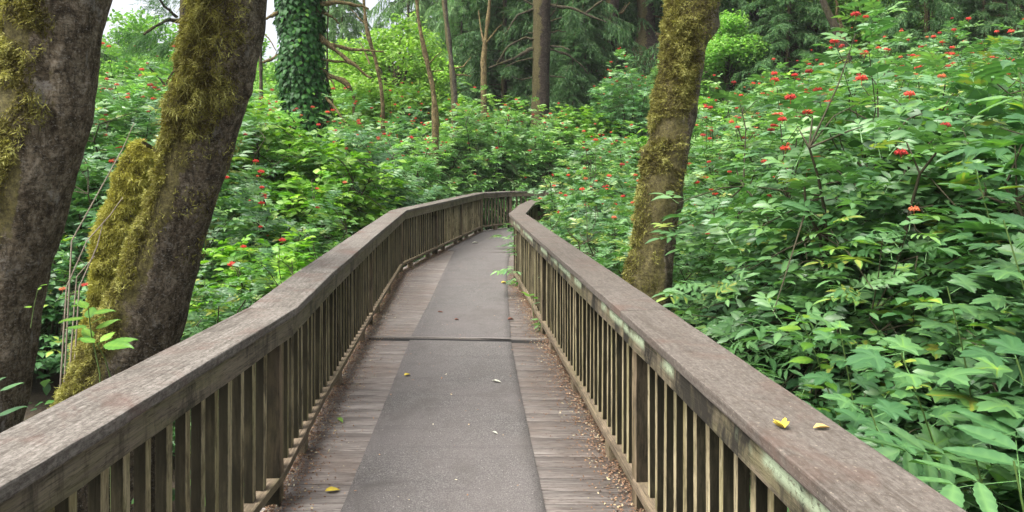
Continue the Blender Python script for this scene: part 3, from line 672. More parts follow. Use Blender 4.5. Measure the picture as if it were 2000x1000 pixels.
# T2: second trunk leaning right with shaggy moss
def d2(p, n):
    x, y = pxy(p)
    if n[1] > .4: return 0
    e = 1 - sp(.1, .75, n[0] + .4 * nz(p, 4, 5)); c = sp(-.2, .2, nz(p, 5, 8) + .25 * nz(p, 15))
    if y < 270: return e * (.45 + .55 * c) * (1 if y > -50 else .4) if e > 0 else 0
    if y > 520: return (1 - sp(-.5, -.1, n[0] + .3 * nz(p, 5))) * .9
    return (1 - sp(-.75, -.45, n[0] + .3 * nz(p, 5))) * .9 + (.05 if c > .8 else 0)
T2L = [(P(322, 215, 5.0), .22, .05), (P(372, 60, 5.0), .16, .03), (P(488, 180, 5.0), .07, .03), (P(300, 440, 5), .12, .02)]
tree('alder_tree', 'dark trunk with a shaggy moss collar leaning right, second large tree from the left', 'tree',
     [(210, 840, 205), (246, 740, 172), (284, 620, 146), (326, 500, 128), (358, 400, 112), (390, 300, 110), (404, 215, 130), (428, 120, 134), (446, 40, 128), (456, -40, 126)], 5.0, M['bark_b'], 2,
     [(95000, d2, .022, .0048, .5, .034, M['moss']), (4000, lambda p, n: d2(p, n) * (1 if pxy(p)[1] < 290 else 0), .07, .004, 1.4, .04, M['moss'])], .022, T2L, top_pts=[(-1.6, 5.1, 4.6, .22), (-1.3, 5.3, 6.6, .17)])
# T3: yellow-mossed leaning stub behind T2
tree('mossy_stump', 'leaning broken trunk wrapped in yellow-green moss, behind the dark leaning trunk', 'tree',
     [(186, 860, 90), (192, 760, 84), (202, 670, 78), (216, 580, 72), (234, 480, 68), (254, 400, 66), (266, 340, 62), (280, 302, 50), (294, 288, 34)], 6.2, M['bark_c'], 3,
     [(70000, lambda p, n: (1 if n[1] < .5 else 0), .028, .006, .6, .03, M['moss_yellow'])], .035, rings=170, seg=70)
# T4: right trunk
def d4(p, n):
    x, y = pxy(p)
    if n[1] > .5: return 0
    c = sp(-.25, .15, nz(p, 4, 2) + .3 * nz(p, 12)); e = 1 - sp(.1, .75, n[0] + .45 * nz(p, 4))
    if y < 230: return e * (.35 + .65 * c)
    if y < 340: return e * c * .7
    return (1 - sp(-.85, -.55, n[0] + .3 * nz(p, 5))) * .35 + .12 * (1 if nz(p, 6, 4) > .3 else 0)
T4L = [(P(1262, 300, 6.6), .1, .06), (P(1345, 398, 6.6), .09, .05), (P(1398, 55, 6.6), .13, .045), (P(1382, 95, 6.6), .1, -.03), (P(1290, 340, 6.5), .1, .02)]
tree('alder_tree', 'mossy knobbly trunk standing just outside the right railing, its lower bark bare', 'tree',
     [(1252, 680, 116), (1262, 590, 98), (1277, 500, 84), (1291, 400, 80), (1304, 300, 80), (1320, 200, 82), (1334, 120, 86), (1350, 50, 92), (1358, -20, 96)], 6.6, M['bark_c'], 4,
     [(90000, d4, .024, .0055, .4, .026, M['moss'])], .03, T4L, top_pts=[(1.75, 6.6, 4.2, .22), (1.9, 6.7, 6.5, .17)])

# ------------------------------------------------------------------ foliage builders
def compound(s, pos, D, Nn, size, rnd, pairs=3, T=LEAFLET, ll=.52, droop=.25, wf=1.0):
    """pinnate leaves: rachis + leaflets"""
    X, Y, Z = frame(D, Nn); N_ = len(pos)
    ts = [.42 + .5 * i / max(1, pairs - 1) if pairs > 1 else .6 for i in range(pairs)]
    for t in ts:
        for sg in (-1, 1):
            p = pos + X * (size * t)[:, None] - np.array([0, 0, 1.]) * (size * droop * t * t)[:, None]
            a = np.radians(rng.uniform(48, 72, N_))[:, None]
            d = X * np.cos(a) + Y * np.sin(a) * sg - np.array([0, 0, 1.]) * rng.uniform(.0, .4, N_)[:, None]
            x2, y2, z2 = frame(d, Z + rand_unit(N_) * .22)
            L = size * ll * rng.uniform(.85, 1.1, N_)
            s.stamp(T, p, x2, y2, z2, np.stack([L, L * wf, L], 1), rnd)
    p = pos + X * size[:, None] - np.array([0, 0, 1.]) * (size * droop)[:, None]
    d = X - np.array([0, 0, 1.]) * (.35 + droop); x2, y2, z2 = frame(d, Z + rand_unit(N_) * .2)
    L = size * ll * 1.05; s.stamp(T, p, x2, y2, z2, np.stack([L, L * wf, L], 1), rnd)
    st = X - np.array([0, 0, 1.]) * droop * .7; x2, y2, z2 = frame(st, Z)
    s.stamp(STRIP, pos, x2, y2, z2, np.stack([size, np.full(N_, .004), size * .6], 1), np.full(N_, .75))
def berry_mesh():
    s = Soup()
    oc = (np.array([[1, 0, 0], [-1, 0, 0], [0, 1, 0], [0, -1, 0], [0, 0, 1], [0, 0, -1]], float) , [A([0, 2, 4], [2, 1, 4], [1, 3, 4], [3, 0, 4], [2, 0, 5], [1, 2, 5], [3, 1, 5], [0, 3, 5])])
    n = 110; u = rand_unit(n); u[:, 2] = np.abs(u[:, 2]) * 1.0; p = u * rng.uniform(.45, 1, (n, 1)) * [.038, .038, .034]
    I = np.tile(np.eye(3)[None], (n, 1, 1)); s.stamp(oc, p, I[:, 0], I[:, 1], I[:, 2], rng.uniform(.004, .006, n), rng.random(n))
    s.tube([(0, 0, -.03), (0, 0, 0.02)], .002, 4); return s.mesh('berry_cluster', True)
BERRY = berry_mesh(); BERRY.materials.append(M['berry'])
def bush_proto(kind, R, H, shoots, leafsize, nleaf, mat, seed, berries=0, lean=(0, 0), fill=.38, T=LEAFLET, pairs=3):
    s = Soup(); st = Soup()
    n = shoots
    az = rng.uniform(0, 2 * np.pi, n); cz = rng.uniform(-.05, 1, n) ** .8 if False else rng.uniform(0.0, 1, n)
    lump = np.array([.82 + .3 * noise.noise((math.cos(a) * 1.6 + seed * 3.1, math.sin(a) * 1.6, c * 2.4)) + .18 * noise.noise((math.cos(a) * 4 + seed, math.sin(a) * 4, c * 5)) for a, c in zip(az, cz)])
    rr = (fill + (1 - fill) * rng.random(n) ** .5) * lump * 1.15
    hor = np.sqrt(1 - cz ** 2 * .96)
    tip = np.stack([np.cos(az) * hor * R * rr, np.sin(az) * hor * R * rr, H * (.12 + .88 * cz * rr)], 1)
    out = np.stack([np.cos(az) * hor, np.sin(az) * hor, cz * .9 + .25], 1); out = nrm(out)
    for k in range(nleaf):
        th = rng.uniform(0, 2 * np.pi, n); dd = np.stack([np.cos(th), np.sin(th), rng.uniform(-.05, .35, n)], 1) + out * .75
        back = rng.uniform(0, .22, n)[:, None] * (H / 2.2)
        pos = tip - out * back
        nn = np.array([0, 0, 1.]) + out * .25 + rand_unit(n) * .18
        sz = leafsize * rng.uniform(.75, 1.2, n)
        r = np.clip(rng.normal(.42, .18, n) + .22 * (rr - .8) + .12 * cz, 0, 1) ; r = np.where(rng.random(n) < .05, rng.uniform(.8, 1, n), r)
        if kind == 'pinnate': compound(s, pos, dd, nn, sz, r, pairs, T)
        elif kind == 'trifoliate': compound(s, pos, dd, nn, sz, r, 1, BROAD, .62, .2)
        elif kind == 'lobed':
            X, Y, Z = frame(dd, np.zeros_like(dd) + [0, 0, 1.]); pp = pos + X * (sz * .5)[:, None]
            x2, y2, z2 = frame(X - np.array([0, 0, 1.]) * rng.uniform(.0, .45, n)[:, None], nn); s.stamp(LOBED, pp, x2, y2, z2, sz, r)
            x3, y3, z3 = frame(X, Z); s.stamp(STRIP, pos, x3, y3, z3, np.stack([sz * .6, np.full(n, .004), sz * .1], 1), np.full(n, .8))
    # stems: mains from the ground with side shoots
    nm = 9
    mains = []
    for k in range(nm):
        a = k / nm * 2 * math.pi + rng.random(); e = np.array([math.cos(a) * R * .55, math.sin(a) * R * .55, H * rng.uniform(.55, .8)])
        b0 = np.array([math.cos(a), math.sin(a), 0]) * .12
        pts = [b0 * (1 - t) + e * t + np.array([0, 0, .25 * H * math.sin(math.pi * t) * .5]) + rng.normal(size=3) * .02 for t in np.linspace(0, 1, 7)]
        st.tube(pts, np.linspace(.016, .006, 7), 5); mains.append(pts)
    allp = np.array([p for m_ in mains for p in m_[2:]])
    for k in range(n):
        if k % 2: continue
        d_ = np.linalg.norm(allp - tip[k], axis=1); q0 = allp[np.argmin(d_)]
        mid = (q0 + tip[k]) / 2 + rng.normal(size=3) * .03 + [0, 0, .03]
        st.tube([q0, mid, tip[k]], [.006, .004, .0025], 4)
    bl = []
    if berries:
        cand = np.argsort(-((cz * .6 + rng.random(n) * .5) + rr * 1.3))[:berries]
        for k in cand: bl.append((tip[k] + out[k] * .06 + np.array([0, 0, rng.uniform(-.06, .07)]), rng.uniform(.6, 1.35)))
    fm = s.mesh(kind + '_foliage'); fm.materials.append(mat); sm = st.mesh('branches', True); sm.materials.append(M['stem'])
    return dict(f=fm, s=sm, b=bl, R=R, H=H)
PR = {
 'e1': bush_proto('pinnate', 1.15, 2.3, 350, .18, 5, M['elder'], 1, 20),
 'e2': bush_proto('pinnate', 1.25, 2.5, 340, .19, 5, M['elder'], 2, 13),
 'e3': bush_proto('pinnate', 1.1, 2.2, 330, .17, 5, M['elder_pale'], 3, 26),
 'e0': bush_proto('pinnate', 1.2, 2.3, 350, .18, 5, M['elder'], 9, 6),
 'e4': bush_proto('pinnate', 1.15, 2.3, 330, .18, 5, M['elder_skylit'], 12, 30, fill=.5),
 't1': bush_proto('trifoliate', 1.0, 1.9, 380, .15, 5, M['bright'], 4, 0),
 't2': bush_proto('trifoliate', 1.0, 1.7, 380, .14, 5, M['thimble'], 5, 0),
 'l1': bush_proto('lobed', .9, 1.5, 230, .16, 4, M['thimble'], 6, 0),
 'l2': bush_proto('lobed', .8, 1.4, 170, .2, 4, M['thimble'], 8, 0),
}
NAMES = {'e': 'elderberry_shrub', 't': 'bramble_shrub', 'l': 'broadleaf_shrub'}
counts = {}
def place_bush(key, x, y, s=1.0, zs=1.0, rz=None, label=None, group=None, z=None, berries=True):
    p = PR[key]; root = empty(NAMES[key[0]], (x, y, (float(ground_z(x, y)) if z is None else z) - .03), random.uniform(0, 6.28) if rz is None else rz)
    root.scale = (s, s, s * zs); tag(root, label, 'shrub', group)
    link('foliage', p['f'], None, root); link('branches', p['s'], None, root)
    if berries:
        for (bp, bs) in p['b']:
            o = link('berry_cluster', BERRY, None, root, tuple(bp)); o.scale = (bs / s, bs / s, bs / s / zs)
    return root
# skyline of the thicket in the photograph: px -> highest py the shrubs reach
SKX = [-200, 180, 300, 460, 560, 640, 720, 860, 900, 960, 1040, 1100, 1180, 1260, 1400, 1500, 1620, 1720, 1850, 2000, 2300]
SKY = [150, 150, 150, 170, 200, 250, 225, 185, 160, 140, 195, 225, 150, 110, 130, 150, 95, 55, 90, 80, 80]
def rail_x_left(y): return float(np.interp(y, [p[1] for p in LP_[:6]], [p[0] for p in LP_[:6]])) - CAPW
def rail_x_right(y): return float(np.interp(y, [p[1] for p in RP_[:6]], [p[0] for p in RP_[:6]])) + CAPW
def grow(key, x, y, want_h, **k):
    """bush of natural width, height clipped to the skyline"""
    p = PR[key]; gz = float(ground_z(x, y)); px_ = 1000 + F * x / y
    lim = HCAM + (HOR - np.interp(px_, SKX, SKY)) * y / F - gz - .12
    h = min(want_h, lim + .2)
    if h < .7: return None
    s = np.clip(h / p['H'], .6, 1.5); zs = h / (p['H'] * s)
    return place_bush(key, x, y, s, zs, **k)
GR = 'shrubs of the thicket on the right bank'; GL = 'shrubs of the thicket on the left'; GF = 'shrubs on the far slope'
nb_ = 0
y = 2.2
while y < 17:
    x0 = (rail_x_right(y) if y < 10.4 else max(rail_x_right(y), .9)) + (.75 if y > 5 else .95)
    if y > 14.2: x0 += (y - 14.2) * .5
    x = x0; xmax = .76 * y + 1.6
    step = 1.05 + .03 * y
    while x < xmax:
        xx = x + random.uniform(-.15, .25); yy = y + random.uniform(-.3, .3)
        near = (x - x0) < 1.0
        px_ = 1000 + F * xx / yy
        # keep the trunk of the right tree clear in front
        if not (yy < 6.9 and 1185 < px_ < 1420):
            if yy < 5.2: key = random.choice(['l1', 'l2', 'l1', 't2'] if yy > 3.6 else ['l2', 'l2', 'l1']); h = 1.2 + .45 * (xx - x0)
            elif near: key = random.choice(['t2', 'e0', 'l1', 'e0']); h = 1.7 + .05 * yy
            else: key = random.choice(['e1', 'e2', 'e0', 'e2', 'e0', 'e3', 't2'] if yy < 10 else ['e1', 'e3', 'e0', 'e3', 'e4', 'e2']); h = random.uniform(2.3, 3.1)
            lab = {'e': 'leafy elderberry shrub in the dense thicket on the right bank', 't': 'bramble shrub with three-part leaves in the right bank thicket', 'l': 'low shrub with lobed leaves just outside the right railing thicket'}[key[0]]
            if grow(key, xx, yy, h, label=lab, group=GR + ' (' + NAMES[key[0]].replace('_', ' ') + ')'): nb_ += 1
        x += step * random.uniform(.85, 1.15)
    y += 1.15 + .03 * y
# left side
y = 4.2
while y < 17:
    x0 = rail_x_left(y) - (1.05 if y < 10 else 1.5); x = x0; xmin = -.74 * y - 1.2; step = 1.1 + .03 * y
    while x > xmin:
        xx = x + random.uniform(-.2, .15); yy = y + random.uniform(-.3, .3); px_ = 1000 + F * xx / yy
        if not (yy < 7.0 and px_ < 420):
            if yy < 6.5: key = random.choice(['e0', 't2']); h = 1.3
            elif 430 < px_ < 780 and yy < 11.5 : key = random.choice(['t1', 't1', 't1', 'e0']) if yy > 7.5 else random.choice(['t1', 'e0']); h = 1.7 + .16 * (yy - 6)
            elif yy < 9: key = random.choice(['e0', 'e2', 't2']); h = 1.7
            else: key = random.choice(['e1', 'e3', 'e2', 'e3', 'e3']) if yy < 11.5 else random.choice(['e3', 'e4', 'e4', 'e3', 't1']); h = random.uniform(2.5, 3.2) if yy < 11 else random.uniform(3.2, 4.4)
            lab = {'e': 'leafy elderberry shrub in the thicket left of the boardwalk', 't': 'yellow-green bramble shrub behind the left railing', 'l': ''}[key[0]]
            if key == 't1' and yy > 11.5: lab = 'tall yellow-green bramble shrub in the back of the left thicket'
            if key == 't2': lab = 'dark green bramble shrub behind the left railing'
            if grow(key, xx, yy, h, label=lab, group=GL + ' (' + lab.split(' shrub')[0] + ')'): nb_ += 1
        x -= step * random.uniform(.85, 1.15)
    y += 1.2 + .03 * y
# beyond the bend
y = 20.8
while y < 34:
    xmin, xmax = -.72 * y, .74 * y; x = xmin + random.random(); step = 1.7
    while x < xmax:
        xx = x + random.uniform(-.4, .4); yy = y + random.uniform(-.4, .4); px_ = 1000 + F * xx / yy
        key = random.choice(['e4', 'e3', 'e4', 't1'] if px_ > 850 else ['e4', 'e3', 't1', 'e4'])
        if yy < 24 or rng.random() < .7:
            lab = 'elderberry shrub beyond the bend of the boardwalk' if key[0] == 'e' else 'yellow-green bramble shrub beyond the bend'
            if grow(key, xx, yy, random.uniform(2.9, 4.0), label=lab, group=GF + ' (' + NAMES[key[0]].replace('_', ' ') + ')', berries=(yy < 24)): nb_ += 1
        x += step * random.uniform(.8, 1.2)
    y += 1.9
# fill just outside the curve, between railing and far shrubs
for (x, y, key, h, lab) in [(-2.9, 17.8, 'e4', 3.6, 'elderberry shrub left of the far bend, above the curving railing'), (-2.3, 20.0, 'e4', 3.8, 'pale elderberry shrub behind the curved railing left of centre'),
                            (-.8, 20.7, 'e4', 4.6, 'elderberry shrub full of red berries directly behind the far railing'), (.45, 21.2, 'e4', 4.0, 'elderberry shrub with red berries at the dark spruce trunk'),
                            (1.45, 14.3, 'e0', 3.1, 'elderberry shrub hanging over the far end of the right railing'), (1.5, 12.7, 'e3', 2.6, 'elderberry shrub against the right railing where it turns')]:
    grow(key, x, y, h, label=lab)
print('bushes', nb_)

# ground cover
s = Soup(); n = 26000
x = rng.uniform(-14, 15, n); y = rng.uniform(1.5, 26, n)
k = ((x > 1.0) | (x < -1.6) | (y > 20.5)) & (np.abs(x) < .8 * y + 2); x, y = x[k], y[k]; n = len(x)
pos = np.stack([x, y, ground_z(x, y) + rng.uniform(.03, .4, n)], 1)
X, Y, Z = frame(rand_unit(n) * [1, 1, .4], rand_unit(n) * .4 + [0, 0, 1]); s.stamp(BROAD, pos, X, Y, Z, rng.uniform(.07, .15, n), rng.random(n))
tag(link('ground_cover', s.mesh('ground_cover'), M['cover']), 'low leafy ground cover on the forest floor', 'ground cover', kind='stuff')

# ------------------------------------------------------------------ near single plants
def leafy_stem(name, label, pts, mat, leaves, size, kind='broad', cat='plant', r=.004):
    """pts: world points of the stem; leaves: list of t along it"""
    root = empty(name, pts[0]); tag(root, label, cat); O = np.array(pts[0]); pts = np.array(pts) - O
    st = Soup(); st.tube(pts, np.linspace(r, r * .5, len(pts)), 6, .8); link('stem', st.mesh('stem', True), M['green_stem'], root)
    s = Soup(); tt = np.linspace(0, 1, len(pts))
    for (t, az, el, sc) in leaves:
        p = np.array([np.interp(t, tt, pts[:, i]) for i in range(3)])[None]; a, e = math.radians(az), math.radians(el)
        D = np.array([[math.cos(a) * math.cos(e), math.sin(a) * math.cos(e), math.sin(e)]]); Nn = np.array([[0, 0, 1.]]) + rand_unit(1) * .15 + np.array([[0, -.25, 0]])
        sz = np.array([size * sc]); rr = rng.uniform(.3, .8, 1)
        if kind == 'broad': X, Y, Z = frame(D, Nn); s.stamp(BROAD_HI, p + X * sz[:, None] * .2, X, Y, Z, sz, rr)
        elif kind == 'lobed': X, Y, Z = frame(D, Nn); s.stamp(STRIP, p, X, Y, Z, np.array([[sz[0] * .5, .005, sz[0] * .1]]), np.array([.8])); s.stamp(LOBED, p + X * sz[:, None] * .4, X, Y, Z, sz, rr)
        else: compound(s, p, D, Nn, sz, rr, 2 if kind == 'pin2' else 3, LEAFLET_HI, .6, .12, 1.15)
    link('leaves', s.mesh('leaves'), mat, root); return root
def R_(n, t0=.25, el=(0, 35)): return [(t0 + (1 - t0) * i / (n - 1), i * 137 + random.uniform(-25, 25), random.uniform(*el), random.uniform(.75, 1.15)) for i in range(n)]
# sapling by left railing
b0 = P(200, 760, 3.7)
leafy_stem('sapling', 'thin sapling with a few broad bright leaves rising behind the left railing', [(b0[0], b0[1], -.9), P(195, 730, 3.7), P(178, 650, 3.7), P(172, 600, 3.6)], M['bright'], R_(11, .55), .10, r=.004)
leafy_stem('sapling', 'sprig with three large pale green leaves over the left railing cap', [(b0[0] + .05, b0[1], -.9), P(215, 735, 3.6), P(205, 700, 3.5), P(190, 672, 3.45)], M['bright'], [(.92, 20, 15, 1), (.97, -10, 5, 1.1), (1, 160, 15, .7), (1, 60, 30, .6)], .13)
leafy_stem('sapling', 'small leafy sprig at the left edge behind the railing cap', [P(-20, 900, 3.0), P(-20, 800, 3.0), P(0, 740, 3.0)], M['thimble'], R_(6, .4), .1)
leafy_stem('vine', 'little vine with two leaves on the thick left trunk', [P(60, 640, 3.85), P(66, 600, 3.85), P(75, 560, 3.85)], M['bright'], [(.5, 200, 10, .6), (1, -20, 20, .8), (.9, 90, 30, .5)], .06, r=.002)
# sprig through right railing
leafy_stem('sprig', 'green sprig poking through the balusters of the right railing onto the deck', [(.22, 9.2, -.2), (.12, 9.25, .1), (.05, 9.2, .28), (-.02, 9.1, .33)], M['elder_pale'], [(.7, 180, 10, 1), (1, 200, 5, 1.1), (1, 250, 10, 1), (.9, 140, 10, .9), (1, 90, 20, .7), (.85, 300, 10, .8)], .15, 'pin2')
leafy_stem('sprig', 'tiny green sprout low between the right balusters', [(.24, 7.6, -.1), (.2, 7.6, .25), (.17, 7.55, .3)], M['bright'], R_(6, .6), .07)
# large lobed leaves near the right railing
random.seed(21)
for i, (px_, py_, d, sz, kind, lab) in enumerate([
    (1900, 870, 2.6, .19, 'pin', 'stem with very large pointed leaflets in the lower right corner'),
    (1985, 700, 2.8, .17, 'lobed', 'stem of broad lobed leaves at the right edge above the corner leaflets'),
    (1760, 690, 3.3, .19, 'lobed', 'tall stem with wide lobed leaves behind the right railing cap'),
    (1850, 560, 3.6, .17, 'lobed', 'stem with wide lobed leaves higher up near the right edge'),
    (1640, 640, 3.9, .15, 'lobed', 'stem with lobed leaves above the middle of the right railing cap'),
    (1960, 430, 3.3, .15, 'lobed', 'tall stem with bright lobed leaves at the right edge at mid height'),
    (1700, 800, 2.9, .14, 'lobed', 'low stem with lobed leaves beside the right railing cap near the dry leaves'),
    (1980, 900, 2.3, .2, 'pin', 'stem of broad leaflets in the extreme lower right corner'),
    (1985, 110, 3.4, .14, 'pin', 'overhanging elderberry shoot at the top right edge'),
    (1560, 610, 4.3, .13, 'broad', 'stem with oval leaves above the right railing joint'),
    (1905, 330, 4.4, .16, 'lobed', 'tall lobed-leaf stem below the top right shoot')]):
    x, y, z = P(px_, py_, d); g = float(ground_z(x, y))
    k_ = random.uniform(.25, .6); pts = [(x + k_, y + .25, g), (x + k_ * .8 + random.uniform(-.04, .04), y + .15, g + (z - g) * .3), (x + k_ * .5 + random.uniform(-.05, .05), y + .05, g + (z - g) * .58), (x + k_ * .18, y, g + (z - g) * .85), (x, y, z)]
    leafy_stem('leafy_plant', lab, pts, M['thimble'] if kind != 'broad' else M['bright'], R_(26 if kind != 'pin' else 14, .2, (-5, 25)), sz * (2.0 if kind == 'pin' else 1.0), kind, 'plant', .006)
# bare arching twigs by the mossy stump
for i, pp in enumerate([[(140, 470), (190, 380), (240, 290), (262, 240)], [(130, 560), (170, 470), (215, 420), (240, 385)], [(155, 560), (190, 480), (200, 440)], [(145, 600), (150, 540), (185, 500)]]):
    st = Soup(); pts = np.array([P(a, b, 5.7) for a, b in pp]); pts = np.vstack([[pts[0][0] - .1, 5.7, -.9], pts]); O = pts[0].copy()
    st.tube(pts - O, np.linspace(.007, .003, len(pts)), 5); o = link('bare_twig', st.mesh('bare_twig', True), M['twig'], None, tuple(O))
    tag(o, ['long bare twig arching up left of the mossy stump', 'bare twig crossing low in front of the mossy stump', 'short bare twig standing between the two left trunks', 'low bent bare twig beside the thick left trunk'][i], 'twig')

# ------------------------------------------------------------------ background trees
def limb(root, O, ptl, r0, r1, mat, seed=0, name='branch', n=14):
    pts = np.array(ptl, float); L = np.linspace(0, 1, len(pts)); t = np.linspace(0, 1, n)
    c = np.stack([np.interp(t, L, pts[:, i]) for i in range(3)], 1); c += np.array([[noise.noise((q * 5 + seed, i * 3.3, seed)) * r0 * .8 for i in range(3)] for q in t])
    s = Soup(); s.tube(c - O, np.linspace(r0, r1, n) * (1 + .18 * rng.normal(size=n) * (r0 > .03)), 8); return link(name, s.mesh(name, True), mat, root)
def twigs_for(s, base, tip, n, spread, ln, wd, hang=.8, nb=14, up=0.0):
    """needle sprays: n twigs along base->tip, each dressed with short blades"""
    t = rng.uniform(.12, 1, n)[:, None]; p = base + (tip - base) * t - np.array([0, 0, 1.]) * (np.sin(t * 2.2) * 0)
    ax = nrm((tip - base)[None]); side = np.cross(ax, [0, 0, 1.]); sg = np.where(rng.random((n, 1)) < .5, -1, 1)
    d = ax * rng.uniform(.2, .8, (n, 1)) + side * sg * rng.uniform(.2, 1, (n, 1)) + np.array([0, 0, -1.]) * rng.uniform(.1, 1, (n, 1)) * hang; d = nrm(d)
    L = spread * rng.uniform(.5, 1.2, (n, 1)) * (1.15 - .6 * t)
    pp = []; dd = []
    for k in range(nb):
        f = (k + rng.random((n, 1))) / nb; pp.append(p + d * L * f - np.array([0, 0, 1.]) * L * f * f * .35 * hang); dd.append(d + rand_unit(n) * .8 - np.array([0, 0, 1.]) * .3 * hang)
    pp = np.concatenate(pp); dd = np.concatenate(dd); m = len(pp); X, Y, Z = frame(dd, rand_unit(m))
    l = ln * rng.uniform(.6, 1.4, m); s.stamp(BLADE, pp, X, Y, Z, np.stack([l, wd * rng.uniform(.7, 1.4, m), l], 1), np.clip(rng.normal(.5, .25, m), 0, 1))
def conifer_proto(H, R, h0, limbs, mat, seed, trunk_r=.22, hang=.8, tw=30, ln=.10, wd=.02, bark='bark_spruce', open_=1.0):
    s = Soup(); st = Soup()
    z = np.linspace(-.3, H, 24); cx = np.array([noise.noise((q * .15, seed, 0)) * .3 for q in z]); cx -= cx[0]
    st.tube(np.stack([cx, cx * .5, z], 1), trunk_r * (1 - z / H * .75) * (1 + .5 * np.exp(-np.clip(z, 0, 9) * 2.5)), 14)
    br = Soup()
    for k in range(limbs):
        h = h0 + (H - h0) * (k + rng.random()) / limbs; a = k * 2.399 + rng.normal() * .3; l = R * (1 - (h / (H * 1.15)) ** 1.5) * rng.uniform(.65, 1.15) + .3
        b = np.array([np.interp(h, z, cx), 0, h]); o_ = np.array([math.cos(a), math.sin(a), 0]); tip = b + o_ * l + np.array([0, 0, -.28 * l * hang + .1])
        mid = b + o_ * l * .5 + np.array([0, 0, .02 * l]); br.tube([b, (b + mid) / 2 + rng.normal(size=3) * .12, mid, tip], [.02 + .004 * l, .016, .012, .005], 5, .4)
        twigs_for(s, b + (mid - b) * .3, mid, int(tw * .4 * open_), l * .28, ln, wd, hang); twigs_for(s, mid, tip, int(tw * .6 * open_), l * .3, ln, wd, hang)
    c = s.mesh('crown'); c.materials.append(mat); t = st.mesh('trunk', True); t.materials.append(M[bark]); b2 = br.mesh('branches', True); b2.materials.append(M['bark_dark'])
    return dict(c=c, t=t, b=b2, H=H)
CP = {'a': conifer_proto(17, 4.2, .8, 120, M['needle'], 1, .26, 1.0, 60, .2, .035), 'b': conifer_proto(15, 3.6, .6, 110, M['needle'], 2, .18, .7, 60, .2, .035), 'p': conifer_proto(16, 4.0, .8, 90, M['needle_pale'], 3, .13, 1.5, 50, .22, .035, 'bark_pale')}
def crown_proto(R, H, n, mat, leaf, seed, trunk_r=.15, T=BROAD):
    s = Soup(); cl = 46; ctr = rand_unit(cl) * (rng.random((cl, 1)) ** .4) * [R * .85, R * .85, H * .36] + [0, 0, H * .58]
    idx = rng.integers(0, cl, n); p = ctr[idx] + rand_unit(n) * (rng.random((n, 1)) ** .45) * R * .34 * [1, 1, .6]
    X, Y, Z = frame(rand_unit(n) * [1, 1, .5], rand_unit(n) * .6 + [0, 0, 1]); s.stamp(T, p, X, Y, Z, leaf * rng.uniform(.7, 1.3, n), np.clip(rng.normal(.5, .2, n), 0, 1))
    st = Soup(); zz = np.linspace(-.3, H * .7, 12); st.tube(np.stack([.1 * np.sin(zz), .1 * np.cos(zz * .7), zz], 1), np.linspace(trunk_r, trunk_r * .4, 12), 10)
    for k in range(0, cl, 2): h = ctr[k][2] * .62; st.tube([(0, 0, h), (ctr[k] * [.5, .5, 1] + [0, 0, -.2 * R * .3]), ctr[k]], [.05, .035, .012], 5)
    c = s.mesh('crown'); c.materials.append(mat); t = st.mesh('trunk', True); t.materials.append(M['bark_pale']); return dict(c=c, t=t, H=H)
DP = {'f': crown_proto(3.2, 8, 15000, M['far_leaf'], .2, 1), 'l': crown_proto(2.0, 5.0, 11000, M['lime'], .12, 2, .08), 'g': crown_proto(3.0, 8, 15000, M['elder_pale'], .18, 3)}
def place_tree(pr, name, px_, d, s, label, group=None, z=None):
    x = (px_ - 1000) * d / F; gz = float(ground_z(x, d)) if z is None else z
    r = empty(name, (x, d, gz - .1), random.uniform(0, 6.28)); r.scale = (s, s, s); tag(r, label, 'tree', group)
    link('crown', pr['c'], None, r); link('trunk', pr['t'], None, r)
    if 'b' in pr: link('branches', pr['b'], None, r)
    return r
random.seed(5)
# individual near background trees ------------------------------
def px_tree(name, label, pts, d, mat, limbs=(), seed=0, seg=24, rings=60, amp=.02, lmat='bark_limb'):
    P0 = [P(a, b, d) for a, b, c in pts]; rr = [c * d / F / 2 * (.78 if name == 'thin_tree' else 1) for a, b, c in pts]
    g = float(ground_z(P0[0][0], d)) - .2
    if P0[0][2] > g: P0 = [(P0[0][0], d, g)] + P0; rr = [rr[0] * 1.4] + rr
    P0.append((P0[-1][0] + (P0[-1][0] - P0[-2][0]) * .6, d, P0[-1][2] + 4.0)); rr.append(rr[-1] * .75)
    root = empty(name, P0[0]); tag(root, label, 'tree'); O = np.array(P0[0])
    me, V, Nn = trunk_mesh(P0, rr, seg, rings, amp, (), seed); me.transform(Matrix.Translation(tuple(-O))); link('trunk', me, mat, root)
    for i, (lp, r) in enumerate(limbs):
        dz = random.uniform(-.8, .6); pts = [P(a, b, d + dz * j / len(lp) - rr[1] * .2) for j, (a, b) in enumerate(lp)]
        r_ = r * (1.45 if name == 'ivy_covered_tree' else 1); limb(root, O, pts, r_, r_ * .45, M[lmat], i + seed)
    return root, O, V, Nn
ivyL = [([(595, 50), (650, 90), (687, 125), (725, 152)], .045), ([(597, 114), (632, 140), (675, 162), (692, 185), (691, 225)], .045), ([(600, 117), (617, 150), (625, 180), (647, 185), (646, 215)], .055),
        ([(626, 82), (682, 97), (750, 100)], .035), ([(625, 4), (675, 6), (720, 16)], .04), ([(625, 117), (662, 120), (695, 122)], .025), ([(560, 14), (535, 28), (517, 40)], .04), ([(545, 110), (512, 122)], .03),
        ([(563, 21), (607, 12)], .07), ([(605, 28), (630, 18)], .07), ([(633, 26), (650, 34), (663, 47)], .025), ([(622, 180), (650, 205), (675, 240)], .025), ([(640, 150), (650, 160), (655, 176)], .015)]
